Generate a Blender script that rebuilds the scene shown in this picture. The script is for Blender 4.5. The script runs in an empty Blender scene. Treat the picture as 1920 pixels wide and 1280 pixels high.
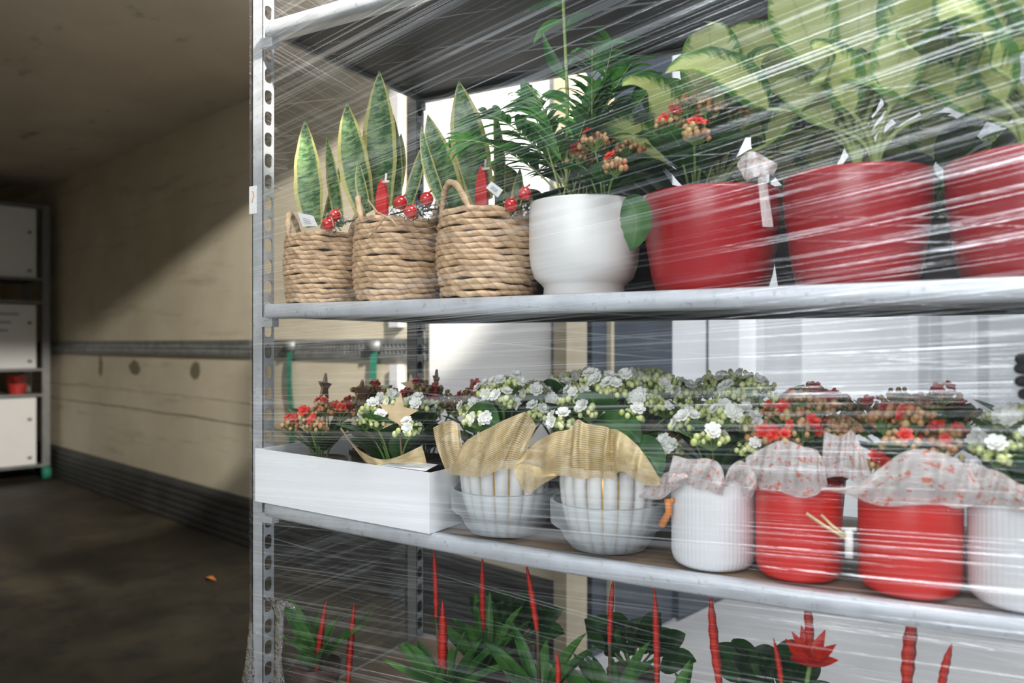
import bpy, math, random
from mathutils import Vector, Matrix, noise
PI = math.pi
R = random.Random(7)
sc = bpy.context.scene
COL = sc.collection

# ------------------------------------------------------------------ camera, world, lights, exposure
F = 1462.0
HC = 1.17                                   # eye height above the loading floor
CAM = Vector((1.387, -1.261, HC))
TH = math.radians(30.68)
cd = bpy.data.cameras.new('camera'); cam = bpy.data.objects.new('camera', cd); COL.objects.link(cam)
cam.location = CAM; cam.rotation_euler = (PI/2, 0, TH)
cd.sensor_width = 36; cd.lens = 36*F/1920; cd.shift_y = 6/1920
cd.clip_start = .02; cd.clip_end = 100
cd.dof.use_dof = True; cd.dof.focus_distance = 1.62; cd.dof.aperture_fstop = 2.6
sc.camera = cam
w = bpy.data.worlds.new('world'); sc.world = w; w.use_nodes = True
bg = w.node_tree.nodes['Background']; bg.inputs[0].default_value = (.86, .94, 1, 1); bg.inputs[1].default_value = .47

def area(name, loc, target, sx, sy, power, col=(1, 1, 1)):
    l = bpy.data.lights.new(name, 'AREA'); l.shape = 'RECTANGLE'; l.size = sx; l.size_y = sy
    l.energy = power; l.color = col
    o = bpy.data.objects.new(name, l); COL.objects.link(o); o.location = loc
    o.rotation_euler = (Vector(target)-Vector(loc)).to_track_quat('-Z', 'Y').to_euler()
    return o
# the loading hall's bright gate behind the photographer, and an added fill lamp
area('gate_daylight', (1.3, -4.9, 2.75), (.9, 0, 1.1), 3.2, 2.4, 132, (.93, .97, 1))
sl = bpy.data.lights.new('dock_spotlight', 'SPOT'); sl.energy = 1900; sl.color = (1, .93, .82); sl.spot_size = math.radians(48); sl.spot_blend = .15; sl.shadow_soft_size = .07
so = bpy.data.objects.new('dock_spotlight', sl); COL.objects.link(so); so.location = (2.17, -.78, 3.25)   # dock lamp aimed into the lorry
so.rotation_euler = (Vector((-3.17, 1.91, 1.93))-Vector(so.location)).to_track_quat('-Z', 'Y').to_euler()
area('dock_fill', (2.7, -.1, 5.1), (.2, 1.7, 1.0), 3, 1.6, 400, (.97, .98, 1))  # added fill lamp overhead, brightens the white panel and the hall wall
sc.view_settings.view_transform = 'Standard'; sc.view_settings.look = 'None'
sc.view_settings.gamma = 1; sc.view_settings.use_curve_mapping = False
sc.view_settings.exposure = -.02
sc.cycles.transparent_max_bounces = 40
sc.cycles.max_bounces = 8
sc.cycles.use_denoising = True

# ------------------------------------------------------------------ geometry helpers
UX, UY = math.cos(TH), math.sin(TH)
def ray(px, py):
    x = (px-960)/F; y = (646-py)/F
    return Vector((UX*x-UY, UY*x+UX, y))
def pt(px, py, Y):                           # point of the plane at depth Y of the trolley
    d = ray(px, py); return CAM+d*((Y-CAM.y)/d.y)
def ppm(px, Y):                              # pixels per metre there
    d = ray(px, 0); return F/((Y-CAM.y)/d.y)

def inside(p):                              # leaves stay behind the taut film and within the trolley
    if p.y > .7 or not (-.02 < p.z-.3 < 1.9): return p
    if p.y < 0: p.y = -.033*(1-math.exp(p.y/.033))
    if p.y > .53: p.y = .53+.035*(1-math.exp((.53-p.y)/.035))
    if -.3 < p.x < .0: p.x = -.04*(1-math.exp(p.x/.04))
    return p
class MB:
    def __init__(s): s.v = []; s.f = []; s.uv = []; s.mi = []; s.m = 0
    def add(s, vs, fs, uvs=None):
        o = len(s.v); s.v += [Vector(p) for p in vs]; s.uv += (uvs or [(0, 0)]*len(vs))
        s.f += [tuple(i+o for i in f) for f in fs]; s.mi += [s.m]*len(fs)
    def box(s, c, d, M=None):
        c = Vector(c); hx, hy, hz = d[0]/2, d[1]/2, d[2]/2
        vs = [Vector((x, y, z)) for x in (-hx, hx) for y in (-hy, hy) for z in (-hz, hz)]
        if M: vs = [M @ p for p in vs]
        s.add([p+c for p in vs], [(0, 1, 3, 2), (4, 6, 7, 5), (0, 4, 5, 1), (2, 3, 7, 6), (0, 2, 6, 4), (1, 5, 7, 3)])
        return s
    def tube(s, P, r, n=8, closed=False, caps=True):
        P = [Vector(p) for p in P]; N = len(P); rr = r if isinstance(r, (list, tuple)) else [r]*N
        up = None; vs = []; uvs = []
        for i in range(N):
            a = P[(i-1) % N] if (i or closed) else P[i]; b = P[(i+1) % N] if (i < N-1 or closed) else P[i]
            t = (b-a).normalized()
            if up is None: up = Vector((0, 0, 1)) if abs(t.z) < .9 else Vector((1, 0, 0))
            x = t.cross(up)
            if x.length < 1e-4: x = t.orthogonal()
            x.normalize(); y = x.cross(t).normalized(); up = y
            for k in range(n):
                an = 2*PI*k/n; vs.append(P[i]+(x*math.cos(an)+y*math.sin(an))*rr[i]); uvs.append((k/n, i/max(1, N-1)))
        fs = []
        for i in range(N if closed else N-1):
            j = (i+1) % N
            for k in range(n): fs.append((i*n+k, i*n+(k+1) % n, j*n+(k+1) % n, j*n+k))
        if caps and not closed: fs += [tuple(range(n))[::-1], tuple((N-1)*n+k for k in range(n))]
        s.add(vs, fs, uvs); return s
    def lathe(s, prof, n=32, c=(0, 0, 0), mod=None):
        c = Vector(c); vs = []; fs = []; uvs = []
        for i, (r, z) in enumerate(prof):
            for k in range(n):
                a = 2*PI*k/n; q = mod(a, r, z) if mod else r
                vs.append(c+Vector((q*math.cos(a), q*math.sin(a), z))); uvs.append((k/n, i/(len(prof)-1)))
        for i in range(len(prof)-1):
            for k in range(n): fs.append((i*n+k, i*n+(k+1) % n, (i+1)*n+(k+1) % n, (i+1)*n+k))
        s.add(vs, fs, uvs); return s
    def grid(s, fn, nu, nv):
        vs = []; uvs = []
        for j in range(nv+1):
            for i in range(nu+1):
                vs.append(fn(i/nu, j/nv)); uvs.append((i/nu, j/nv))
        fs = [(j*(nu+1)+i, j*(nu+1)+i+1, (j+1)*(nu+1)+i+1, (j+1)*(nu+1)+i) for j in range(nv) for i in range(nu)]
        s.add(vs, fs, uvs); return s
    def ball(s, c, r, n=8, m=5, sq=(1, 1, 1)):
        c = Vector(c); vs = []; fs = []
        for j in range(m+1):
            ph = PI*j/m
            for k in range(n):
                a = 2*PI*k/n
                vs.append(c+Vector((r*math.sin(ph)*math.cos(a)*sq[0], r*math.sin(ph)*math.sin(a)*sq[1], r*math.cos(ph)*sq[2])))
        for j in range(m):
            for k in range(n): fs.append((j*n+k, (j+1)*n+k, (j+1)*n+(k+1) % n, j*n+(k+1) % n))
        s.add(vs, fs); return s
    def blade(s, P, W, face=Vector((0, -1, 0)), fold=.15, nu=4, wav=0, seed=0):
        """leaf along the points P with half widths W, facing roughly FACE, folded along its midrib"""
        P = [Vector(p) for p in P]; N = len(P); vs = []; uvs = []
        for i in range(N):
            t = (P[min(i+1, N-1)]-P[max(i-1, 0)]).normalized()
            sd = t.cross(face)
            if sd.length < 1e-3: sd = t.orthogonal()
            sd.normalize(); nn = sd.cross(t).normalized()
            for k in range(nu+1):
                u = -1+2*k/nu
                q = W[i]*wav*math.sin(i*1.9+u*2+seed) if wav else 0
                vs.append(inside(P[i]+sd*(u*W[i])+nn*(abs(u)*W[i]*fold+q))); uvs.append((k/nu, i/(N-1)))
        fs = [(i*(nu+1)+k, i*(nu+1)+k+1, (i+1)*(nu+1)+k+1, (i+1)*(nu+1)+k) for i in range(N-1) for k in range(nu)]
        s.add(vs, fs, uvs); return s
    def prism(s, poly, th, M):
        n = len(poly)
        vs = [M @ Vector((x, -th/2, z)) for x, z in poly]+[M @ Vector((x, th/2, z)) for x, z in poly]
        s.add(vs, [tuple(range(n)), tuple(range(n, 2*n))[::-1]]+[(i, n+i, n+(i+1) % n, (i+1) % n) for i in range(n)])
        return s
    def mesh(s, name, mats, off=Vector((0, 0, 0)), smooth=True):
        me = bpy.data.meshes.new(name)
        me.from_pydata([tuple(p-off) for p in s.v], [], s.f)
        uvl = me.uv_layers.new(name='UVMap'); buf = []
        for l in me.loops: buf += s.uv[l.vertex_index]
        uvl.data.foreach_set('uv', buf)
        for m in (mats if isinstance(mats, (list, tuple)) else [mats]): me.materials.append(m)
        me.polygons.foreach_set('material_index', s.mi)
        me.polygons.foreach_set('use_smooth', [smooth]*len(me.polygons))
        me.update(); return me
    def build(s, name, mats, parent=None, smooth=True, kind=None):
        off = WL.get(parent.name, Vector((0, 0, 0))) if parent else Vector((0, 0, 0))
        o = bpy.data.objects.new(name, s.mesh(name, mats, off, smooth)); COL.objects.link(o)
        if parent: o.parent = parent; WL[o.name] = off
        if kind: o['kind'] = kind
        if not smooth or kind == 'flat': pass
        return o
WL = {}                                      # world origin of each thing (parts sit at local zero)
def thing(name, label, cat, loc=(0, 0, 0), group=None):
    o = bpy.data.objects.new(name, None); COL.objects.link(o); o.location = loc; o.empty_display_size = .05
    o['label'] = label; o['category'] = cat
    if group: o['group'] = group
    WL[o.name] = Vector(loc); return o
def tag(o, label, cat, group=None):
    o['label'] = label; o['category'] = cat
    if group: o['group'] = group
    return o
def inst(name, me, parent, M):               # part sharing a mesh; M is its world matrix
    o = bpy.data.objects.new(name, me); COL.objects.link(o); o.parent = parent
    off = WL.get(parent.name, Vector((0, 0, 0)))
    o.matrix_local = Matrix.Translation(-off) @ M
    return o
def frame(loc, z, roll=0, sc_=1):            # matrix whose Z runs along z
    q = Vector(z).to_track_quat('Z', 'Y')
    return Matrix.Translation(Vector(loc)) @ q.to_matrix().to_4x4() @ Matrix.Rotation(roll, 4, 'Z') @ Matrix.Scale(sc_, 4)
def bez(a, b, c, n=8):
    a, b, c = Vector(a), Vector(b), Vector(c)
    return [a*(1-t)**2+b*2*t*(1-t)+c*t*t for t in [i/n for i in range(n+1)]]

# ------------------------------------------------------------------ material helpers
class NT:
    def __init__(s, name):
        s.m = bpy.data.materials.new(name); s.m.use_nodes = True; s.t = s.m.node_tree
        s.t.nodes.clear(); s.out = s.n('ShaderNodeOutputMaterial')
    def n(s, typ, **kw):
        nd = s.t.nodes.new(typ)
        for k, v in kw.items():
            if k[0] == '_': setattr(nd, k[1:], v)
        return nd
    def l(s, a, b): s.t.links.new(a, b)
    def put(s, sock, v):
        if v is None: return
        if isinstance(v, bpy.types.NodeSocket): s.l(v, sock)
        elif isinstance(v, (tuple, list)) and len(v) == 3 and sock.type == 'RGBA': sock.default_value = (*v, 1)
        else: sock.default_value = v
    def math(s, op, a, b=None, c=None, clamp=False):
        nd = s.n('ShaderNodeMath'); nd.operation = op; nd.use_clamp = clamp
        s.put(nd.inputs[0], a); s.put(nd.inputs[1], b); s.put(nd.inputs[2], c); return nd.outputs[0]
    def mix(s, f, a, b):
        nd = s.n('ShaderNodeMix'); nd.data_type = 'RGBA'
        s.put(nd.inputs[0], f); s.put(nd.inputs[6], a); s.put(nd.inputs[7], b); return nd.outputs[2]
    def mr(s, v, a, b, c=0., d=1.):
        nd = s.n('ShaderNodeMapRange'); s.put(nd.inputs[0], v)
        for i, q in enumerate((a, b, c, d)): s.put(nd.inputs[i+1], q)
        return nd.outputs[0]
    def xyz(s, kind='Object'):
        tc = s.n('ShaderNodeTexCoord'); sp = s.n('ShaderNodeSeparateXYZ'); s.l(tc.outputs[kind], sp.inputs[0]); return sp.outputs
    def vec(s, x, y, z=0.):
        c = s.n('ShaderNodeCombineXYZ'); s.put(c.inputs[0], x); s.put(c.inputs[1], y); s.put(c.inputs[2], z); return c.outputs[0]
    def noise(s, vec=None, scale=5., detail=3., rough=.5, kind='Object'):
        nd = s.n('ShaderNodeTexNoise'); nd.inputs['Scale'].default_value = scale; nd.inputs['Detail'].default_value = detail
        nd.inputs['Roughness'].default_value = rough
        if vec is None: tc = s.n('ShaderNodeTexCoord'); vec = tc.outputs[kind]
        s.l(vec, nd.inputs['Vector']); return nd.outputs[0]
    def bump(s, h, st=.3, dist=.01):
        b = s.n('ShaderNodeBump'); b.inputs['Strength'].default_value = st; b.inputs['Distance'].default_value = dist
        s.l(h, b.inputs['Height']); return b.outputs[0]
    def pbr(s, col, rough=.5, metal=0., normal=None, sss=0, trans=0., alpha=None, coat=0., spec=None, cr=.25):
        p = s.n('ShaderNodeBsdfPrincipled')
        s.put(p.inputs['Base Color'], col); s.put(p.inputs['Roughness'], rough); s.put(p.inputs['Metallic'], metal)
        if normal is not None: s.l(normal, p.inputs['Normal'])
        if trans: p.inputs['Transmission Weight'].default_value = trans
        if coat: p.inputs['Coat Weight'].default_value = coat; p.inputs['Coat Roughness'].default_value = cr
        if alpha is not None: s.put(p.inputs['Alpha'], alpha)
        if spec is not None: p.inputs['Specular IOR Level'].default_value = spec
        s.l(p.outputs[0], s.out.inputs[0]); return p
    def leafy(s, col, rough=.4, tr=.35, normal=None):
        p = s.n('ShaderNodeBsdfPrincipled'); s.put(p.inputs['Base Color'], col); p.inputs['Roughness'].default_value = rough
        if normal is not None: s.l(normal, p.inputs['Normal'])
        t = s.n('ShaderNodeBsdfTranslucent'); s.put(t.inputs[0], col)
        m = s.n('ShaderNodeMixShader'); m.inputs[0].default_value = tr
        s.l(p.outputs[0], m.inputs[1]); s.l(t.outputs[0], m.inputs[2]); s.l(m.outputs[0], s.out.inputs[0])
def plain(name, col, rough=.5, metal=0., var=.12, nscale=8., bump=0., **kw):
    k = NT(name); n = k.noise(scale=nscale, detail=4)
    c = k.mix(k.mr(n, .3, .7), tuple(x*(1-var) for x in col), tuple(min(1, x*(1+var)) for x in col))
    k.pbr(c, rough, metal, k.bump(n, bump, .004) if bump else None, **kw); return k.m
M = {}
# ---- plain surfaces
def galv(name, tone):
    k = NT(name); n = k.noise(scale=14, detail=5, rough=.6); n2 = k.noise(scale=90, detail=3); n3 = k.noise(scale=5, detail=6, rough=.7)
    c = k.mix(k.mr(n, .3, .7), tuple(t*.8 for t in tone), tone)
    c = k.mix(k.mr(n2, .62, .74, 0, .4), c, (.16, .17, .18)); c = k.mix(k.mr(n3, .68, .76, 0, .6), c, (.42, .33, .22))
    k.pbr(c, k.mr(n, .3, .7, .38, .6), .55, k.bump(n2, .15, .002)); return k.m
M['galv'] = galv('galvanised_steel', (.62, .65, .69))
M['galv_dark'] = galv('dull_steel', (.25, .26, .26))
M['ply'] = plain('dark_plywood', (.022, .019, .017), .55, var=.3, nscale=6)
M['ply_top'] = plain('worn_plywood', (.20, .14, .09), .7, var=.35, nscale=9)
M['white_card'] = plain('white_cardboard', (.80, .81, .82), .6, var=.015)
M['white_cer'] = plain('white_ceramic', (.76, .76, .74), .35, var=.01)
M['white_matt'] = plain('white_matt_ceramic', (.78, .79, .80), .5, var=.02)
M['red_cer'] = plain('red_glazed_ceramic', (.36, .004, .010), .35, var=.12, nscale=5, coat=.35)
M['red_tin'] = plain('red_lacquered_tin', (.66, .014, .006), .35, .0, var=.06, coat=.4)
M['gold'] = plain('gold_paint', (.75, .48, .16), .35, .7)
M['soil'] = plain('potting_soil', (.03, .022, .016), .95, var=.5, nscale=60, bump=.6)
M['stem'] = plain('green_stem', (.16, .28, .07), .5)
M['stem_pale'] = plain('pale_green_stem', (.36, .46, .16), .5)
M['brown_stem'] = plain('brown_stem', (.10, .07, .04), .6)
M['bauble'] = plain('red_bauble', (.55, .004, .006), .12, var=.05, coat=1., cr=.06)
M['felt_red'] = plain('red_painted_wood', (.62, .02, .02), .5, var=.1)
M['wood_pale'] = plain('pale_wood', (.66, .50, .28), .6, var=.12, nscale=30)
M['wood_dark'] = plain('dark_wood', (.25, .15, .08), .6)
M['twine'] = plain('jute_twine', (.50, .36, .22), .9, var=.2, nscale=90)
M['paper'] = plain('paper_tag', (.80, .80, .78), .7, var=.03)
M['print_grey'] = plain('printed_grey', (.35, .38, .42), .7)
M['orange'] = plain('orange_print', (.75, .25, .05), .6)
M['strap'] = plain('green_webbing', (.02, .20, .13), .7)
M['pad'] = plain('dark_dock_rubber', (.035, .045, .06), .35, var=.3, nscale=4)
M['wallw'] = plain('white_painted_panel', (.80, .81, .82), .5, var=.03, nscale=2)
M['greyw'] = plain('grey_painted_panel', (.56, .57, .59), .5, var=.06, nscale=3)
M['cream'] = plain('cream_post_paint', (.36, .31, .22), .6)
M['glove'] = plain('dark_knit_glove', (.05, .05, .055), .9, var=.5, nscale=260, bump=.8)
M['frost'] = plain('frosted_pine', (.045, .065, .05), .8, var=.6, nscale=120)
M['snow'] = plain('artificial_snow', (.75, .76, .76), .9)
M['plastic_pot'] = plain('dark_nursery_pot', (.06, .03, .02), .5)
M['red_card'] = plain('red_card', (.55, .03, .03), .6)
M['bead'] = plain('pale_bead', (.8, .72, .66), .4)
# clear moulded plastic
k = NT('clear_plastic'); t = k.n('ShaderNodeBsdfTransparent'); t.inputs[0].default_value = (.93, .95, .96, 1)
g = k.n('ShaderNodeBsdfPrincipled'); g.inputs['Base Color'].default_value = (.72, .76, .78, 1); g.inputs['Roughness'].default_value = .2
fr = k.n('ShaderNodeFresnel'); fr.inputs[0].default_value = 1.5
mx = k.n('ShaderNodeMixShader'); k.l(k.math('ADD', k.math('MULTIPLY', fr.outputs[0], .8), .27, clamp=True), mx.inputs[0])
k.l(t.outputs[0], mx.inputs[1]); k.l(g.outputs[0], mx.inputs[2]); k.l(mx.outputs[0], k.out.inputs[0]); M['clear'] = k.m
k = NT('thin_sleeve'); t = k.n('ShaderNodeBsdfTransparent'); g = k.n('ShaderNodeBsdfGlossy'); g.inputs['Roughness'].default_value = .15
mx = k.n('ShaderNodeMixShader'); mx.inputs[0].default_value = .12; k.l(t.outputs[0], mx.inputs[1]); k.l(g.outputs[0], mx.inputs[2]); k.l(mx.outputs[0], k.out.inputs[0]); M['sleeve'] = k.m
# rope of the baskets
k = NT('water_hyacinth_rope'); x, y, z = k.xyz(); n = k.noise(scale=42, detail=4); n2 = k.noise(scale=9, detail=2)
ang = k.math('ARCTAN2', y, x)
tw = k.math('SINE', k.math('ADD', k.math('MULTIPLY', ang, 26.), k.math('MULTIPLY', z, 260.)))
c = k.mix(k.mr(n, .3, .7), (.38, .23, .12), (.80, .56, .33)); c = k.mix(k.mr(n2, .3, .7, 0, .55), c, (.72, .53, .34))
c = k.mix(k.mr(tw, .55, 1, 0, .35), c, (.17, .09, .04))
k.pbr(c, .62, 0, k.bump(k.math('ADD', n, k.math('MULTIPLY', tw, .25)), .6, .004)); M['rope'] = k.m
# ---- leaves
def leafmat(name, dark, light, edge=None, ew=.8, band=0, vein=None, tr=.3, rough=.38, center=None, cw=.6):
    k = NT(name); u, v, _ = k.xyz('UV'); a = k.math('ABSOLUTE', k.math('SUBTRACT', k.math('MULTIPLY', u, 2.), 1.))
    if band:
        n = k.noise(k.vec(k.math('MULTIPLY', u, 2.2), k.math('MULTIPLY', v, float(band))), 1., 4, .65)
    else: n = k.noise(scale=22, detail=3)
    c = k.mix(k.mr(n, .42, .58), dark, light)
    if center:
        vv = k.noise(k.vec(k.math('MULTIPLY', a, 2.), k.math('MULTIPLY', k.math('SUBTRACT', v, k.math('MULTIPLY', a, .22)), 26.)), 1., 3, .6)
        f = k.mr(k.math('ADD', a, k.math('MULTIPLY', k.math('SUBTRACT', vv, .5), 1.1)), cw-.12, cw+.12, 1, 0)
        c = k.mix(f, c, center)
    if vein: c = k.mix(k.mr(a, .0, .07, 1, 0), c, vein)
    if edge: c = k.mix(k.mr(a, ew-.02, ew+.04), c, edge)
    k.leafy(c, rough, tr, k.bump(n, .15, .002)); return k.m
M['sanse'] = leafmat('snake_plant_leaf', (.045, .13, .05), (.25, .40, .16), (.62, .58, .20), .74, band=26)
M['kleaf'] = leafmat('kalanchoe_leaf', (.022, .085, .02), (.055, .16, .035), vein=(.10, .22, .06), rough=.3)
M['palm'] = leafmat('palm_leaflet', (.035, .14, .03), (.10, .30, .06))
M['dief'] = leafmat('dieffenbachia_leaf', (.05, .17, .03), (.13, .30, .06), center=(.55, .62, .22), cw=.62, vein=(.50, .58, .28))
M['dief2'] = leafmat('pale_dieffenbachia_leaf', (.10, .26, .05), (.22, .40, .10), center=(.66, .72, .34), cw=.78, vein=(.55, .60, .30))
M['strapleaf'] = leafmat('strap_leaf', (.035, .15, .03), (.10, .28, .05), vein=(.14, .34, .08))
M['fill'] = leafmat('dark_foliage_leaf', (.015, .06, .018), (.04, .12, .03))
M['sword'] = leafmat('red_flower_spike', (.52, .012, .008), (.78, .05, .02), band=40, tr=.15)
def petal(name, col, c2, tr=.12):
    k = NT(name); n = k.noise(scale=60, detail=2); k.leafy(k.mix(k.mr(n, .35, .65), col, c2), .5, tr); return k.m
M['p_white'] = petal('white_petal', (.86, .87, .80), (.93, .93, .90))
M['b_white'] = petal('pale_green_bud', (.62, .72, .22), (.92, .95, .52))
M['p_red'] = petal('red_petal', (.62, .02, .012), (.78, .06, .03))
M['b_red'] = petal('salmon_bud', (.55, .20, .09), (.56, .42, .18))
M['p_dark'] = petal('dark_red_petal', (.30, .015, .015), (.45, .04, .02))
M['b_dark'] = petal('brown_bud', (.22, .10, .05), (.36, .24, .10))
# woven ribbons
def ribbonmat(name, c1, c2, fu, fv, hole, spots=None, base=0., metal=.35):
    k = NT(name); u, v, _ = k.xyz('UV')
    a = k.math('ABSOLUTE', k.math('SINE', k.math('MULTIPLY', u, fu*PI))); b = k.math('ABSOLUTE', k.math('SINE', k.math('MULTIPLY', v, fv*PI)))
    thr = k.math('MAXIMUM', k.math('MULTIPLY', k.mr(a, .8, .95), .35), k.mr(b, .50, .80))
    n = k.noise(k.vec(k.math('MULTIPLY', u, 9.), k.math('MULTIPLY', v, 5.)), 1., 3)
    c = k.mix(k.mr(n, .35, .65), c1, c2)
    al = k.math('MAXIMUM', k.mr(thr, 0, 1, hole, .95), base)
    if spots:
        n2 = k.noise(k.vec(k.math('MULTIPLY', u, 14.), k.math('MULTIPLY', v, 6.)), 1., 3, .7)
        f = k.mr(n2, .56, .62); c = k.mix(f, c, spots); al = k.math('MAXIMUM', al, k.math('MULTIPLY', f, .7))
    k.pbr(c, .5, metal, None, alpha=al); return k.m
M['goldnet'] = ribbonmat('gold_mesh_ribbon', (.66, .49, .24), (.80, .64, .38), 110, 25, .42)
M['tulle'] = ribbonmat('printed_sheer_ribbon', (.54, .49, .47), (.66, .62, .61), 90, 40, .5, spots=(.62, .17, .11), base=.62, metal=0)
# ---- room surfaces
k = NT('lorry_side_wall'); x, y, z = k.xyz()
n = k.noise(scale=1.6, detail=6, rough=.6); n2 = k.noise(k.vec(k.math('MULTIPLY', x, .8), k.math('MULTIPLY', z, 9.)), 1., 6, .7); n3 = k.noise(scale=9, detail=5, rough=.7)
c = k.mix(k.mr(n, .3, .7), (.50, .45, .34), (.64, .59, .47)); c = k.mix(k.mr(n2, .56, .72, 0, .6), c, (.22, .18, .12)); c = k.mix(k.mr(n3, .66, .78, 0, .6), c, (.12, .10, .07))
def spot(c, x0, z0, rx, rz, col):
    dx = k.math('DIVIDE', k.math('SUBTRACT', x, x0), rx); dz = k.math('DIVIDE', k.math('SUBTRACT', z, z0), rz)
    dd = k.math('ADD', k.math('ADD', k.math('MULTIPLY', dx, dx), k.math('MULTIPLY', dz, dz)), k.math('MULTIPLY', k.math('SUBTRACT', n3, .5), 3.))
    return k.mix(k.mr(dd, .7, 1.1, .85, 0), c, col)
c = spot(c, 4.07, 1.0, .11, .055, (.10, .09, .045)); c = spot(c, 3.08, 1.0, .07, .065, (.10, .09, .045)); c = spot(c, 4.75, 1.0, .05, .10, (.16, .13, .09))
# long horizontal cracks between boards
cr = k.math('ABSOLUTE', k.math('SUBTRACT', z, k.math('ADD', .70, k.math('MULTIPLY', k.math('SUBTRACT', n2, .5), .06))))
c = k.mix(k.mr(cr, .002, .009, .8, 0), c, (.08, .06, .04))
cr = k.math('ABSOLUTE', k.math('SUBTRACT', z, k.math('ADD', .83, k.math('MULTIPLY', k.math('SUBTRACT', n2, .5), .10))))
c = k.mix(k.mr(cr, .002, .009, .4, 0), c, (.12, .09, .06))
k.pbr(c, .6, 0, k.bump(n2, .25, .01)); M['truckwall'] = k.m
k = NT('lorry_ceiling'); n = k.noise(scale=1.1, detail=6, rough=.6); x, y, z = k.xyz(); n2 = k.noise(k.vec(k.math('MULTIPLY', x, 2.), k.math('MULTIPLY', y, 5.)), 1., 5, .6)
c = k.mix(k.mr(n, .3, .7), (.44, .38, .31), (.62, .55, .46)); c = k.mix(k.mr(n2, .62, .74, 0, .75), c, (.09, .075, .06)); k.pbr(c, .7); M['ceil'] = k.m
k = NT('lorry_floor'); n = k.noise(scale=1.7, detail=7, rough=.65); n2 = k.noise(scale=6, detail=6, rough=.7)
c = k.mix(k.mr(n, .35, .65), (.014, .012, .007), (.050, .040, .022)); c = k.mix(k.mr(n2, .5, .66, 0, .75), c, (.010, .010, .009))
k.pbr(c, k.mr(n, .3, .7, .5, .8), 0, k.bump(n2, .25, .01)); M['floor'] = k.m
M['kick'] = plain('dark_kickboard', (.045, .045, .045), .5, var=.3, nscale=5)
M['rail'] = plain('lashing_rail_steel', (.22, .23, .23), .5, .5, var=.25, nscale=20)
M['hallfloor'] = plain('hall_concrete', (.30, .30, .30), .6, var=.15, nscale=2)

# ------------------------------------------------------------------ the stretch film material
def filmmat(name, s_lo, s_hi, zlo, zhi, haze, refl, cross=-.08, seed=0., cl=.97):
    k = NT(name); x, y, z = k.xyz()
    ax = k.math('ADD', x, y)
    sl = k.mr(z, zlo, zhi, s_lo, s_hi)
    ww = k.math('SUBTRACT', z, k.math('MULTIPLY', sl, ax)); w2 = k.math('SUBTRACT', z, k.math('MULTIPLY', cross, ax))
    def st(w_, fx, fz, d=2, r=.5, o=0.): return k.noise(k.vec(k.math('MULTIPLY', ax, fx), k.math('MULTIPLY', w_, fz), seed+o), 1., d, r)
    a = st(ww, .7, 230., 2, .65); b = st(ww, .8, 62., 2, .55, 3.); c = st(w2, 1.2, 170., 1, .5, 7.); big = st(ww, 1.1, 11., 2, .6, 11.); brk = st(ww, 9., 120., 2, .6, 17.)
    mask = k.mr(big, .38, .62)
    h = k.math('ADD', k.math('ADD', k.math('MULTIPLY', a, .55), b), k.math('MULTIPLY', c, .25))
    bm = k.n('ShaderNodeBump'); bm.inputs['Strength'].default_value = 1.; bm.inputs['Distance'].default_value = .0026
    k.l(h, bm.inputs['Height'])
    fr = k.n('ShaderNodeFresnel'); fr.inputs[0].default_value = 1.45
    line = k.math('MULTIPLY', k.mr(a, .54, .66), k.mr(mask, 0, 1, .2, 1.)); wide = k.math('MULTIPLY', k.mr(b, .54, .64), mask)
    line2 = k.math('MULTIPLY', k.mr(c, .66, .74), .5)
    ln = k.math('MAXIMUM', k.math('MAXIMUM', line, line2), k.math('MULTIPLY', wide, .7))
    gl = k.n('ShaderNodeBsdfGlossy'); gl.inputs['Roughness'].default_value = .11; gl.inputs[0].default_value = (.93, .96, 1, 1)
    k.l(bm.outputs[0], gl.inputs['Normal'])
    tr = k.n('ShaderNodeBsdfTransparent'); tr.inputs[0].default_value = (cl, cl, cl, 1)
    df = k.n('ShaderNodeBsdfDiffuse'); df.inputs[0].default_value = (.88, .90, .93, 1)
    tl = k.n('ShaderNodeBsdfTranslucent'); tl.inputs[0].default_value = (.88, .90, .93, 1)
    dm = k.n('ShaderNodeMixShader'); dm.inputs[0].default_value = .4; k.l(df.outputs[0], dm.inputs[1]); k.l(tl.outputs[0], dm.inputs[2])
    m1 = k.n('ShaderNodeAddShader'); gf = k.math('ADD', k.math('MULTIPLY', fr.outputs[0], .22), k.math('MULTIPLY', ln, refl*k_line), clamp=True)
    k.l(k.mix(gf, (0., 0., 0.), (.93, .96, 1.)), gl.inputs[0]); k.l(tr.outputs[0], m1.inputs[0]); k.l(gl.outputs[0], m1.inputs[1])
    hz = k.math('ADD', k.mr(mask, 0, 1, haze*.1, haze*.4), k.math('MULTIPLY', k.math('MULTIPLY', ln, k.mr(brk, .3, .6, .5, 1.)), haze*3.2), clamp=True)
    m2 = k.n('ShaderNodeMixShader'); k.l(hz, m2.inputs[0]); k.l(m1.outputs[0], m2.inputs[1]); k.l(dm.outputs[0], m2.inputs[2])
    k.l(m2.outputs[0], k.out.inputs[0]); return k.m
k_line = .31
M['film'] = filmmat('stretch_film_clear', .05, .20, .95, 1.3, .05, 1.2)
M['film_side'] = filmmat('stretch_film_side', .02, -.12, .9, 1.5, .045, .7, .12, 5.)
M['film_back'] = filmmat('stretch_film_back', .03, -.15, .9, 1.5, .025, .35, .1, 9.)

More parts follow.
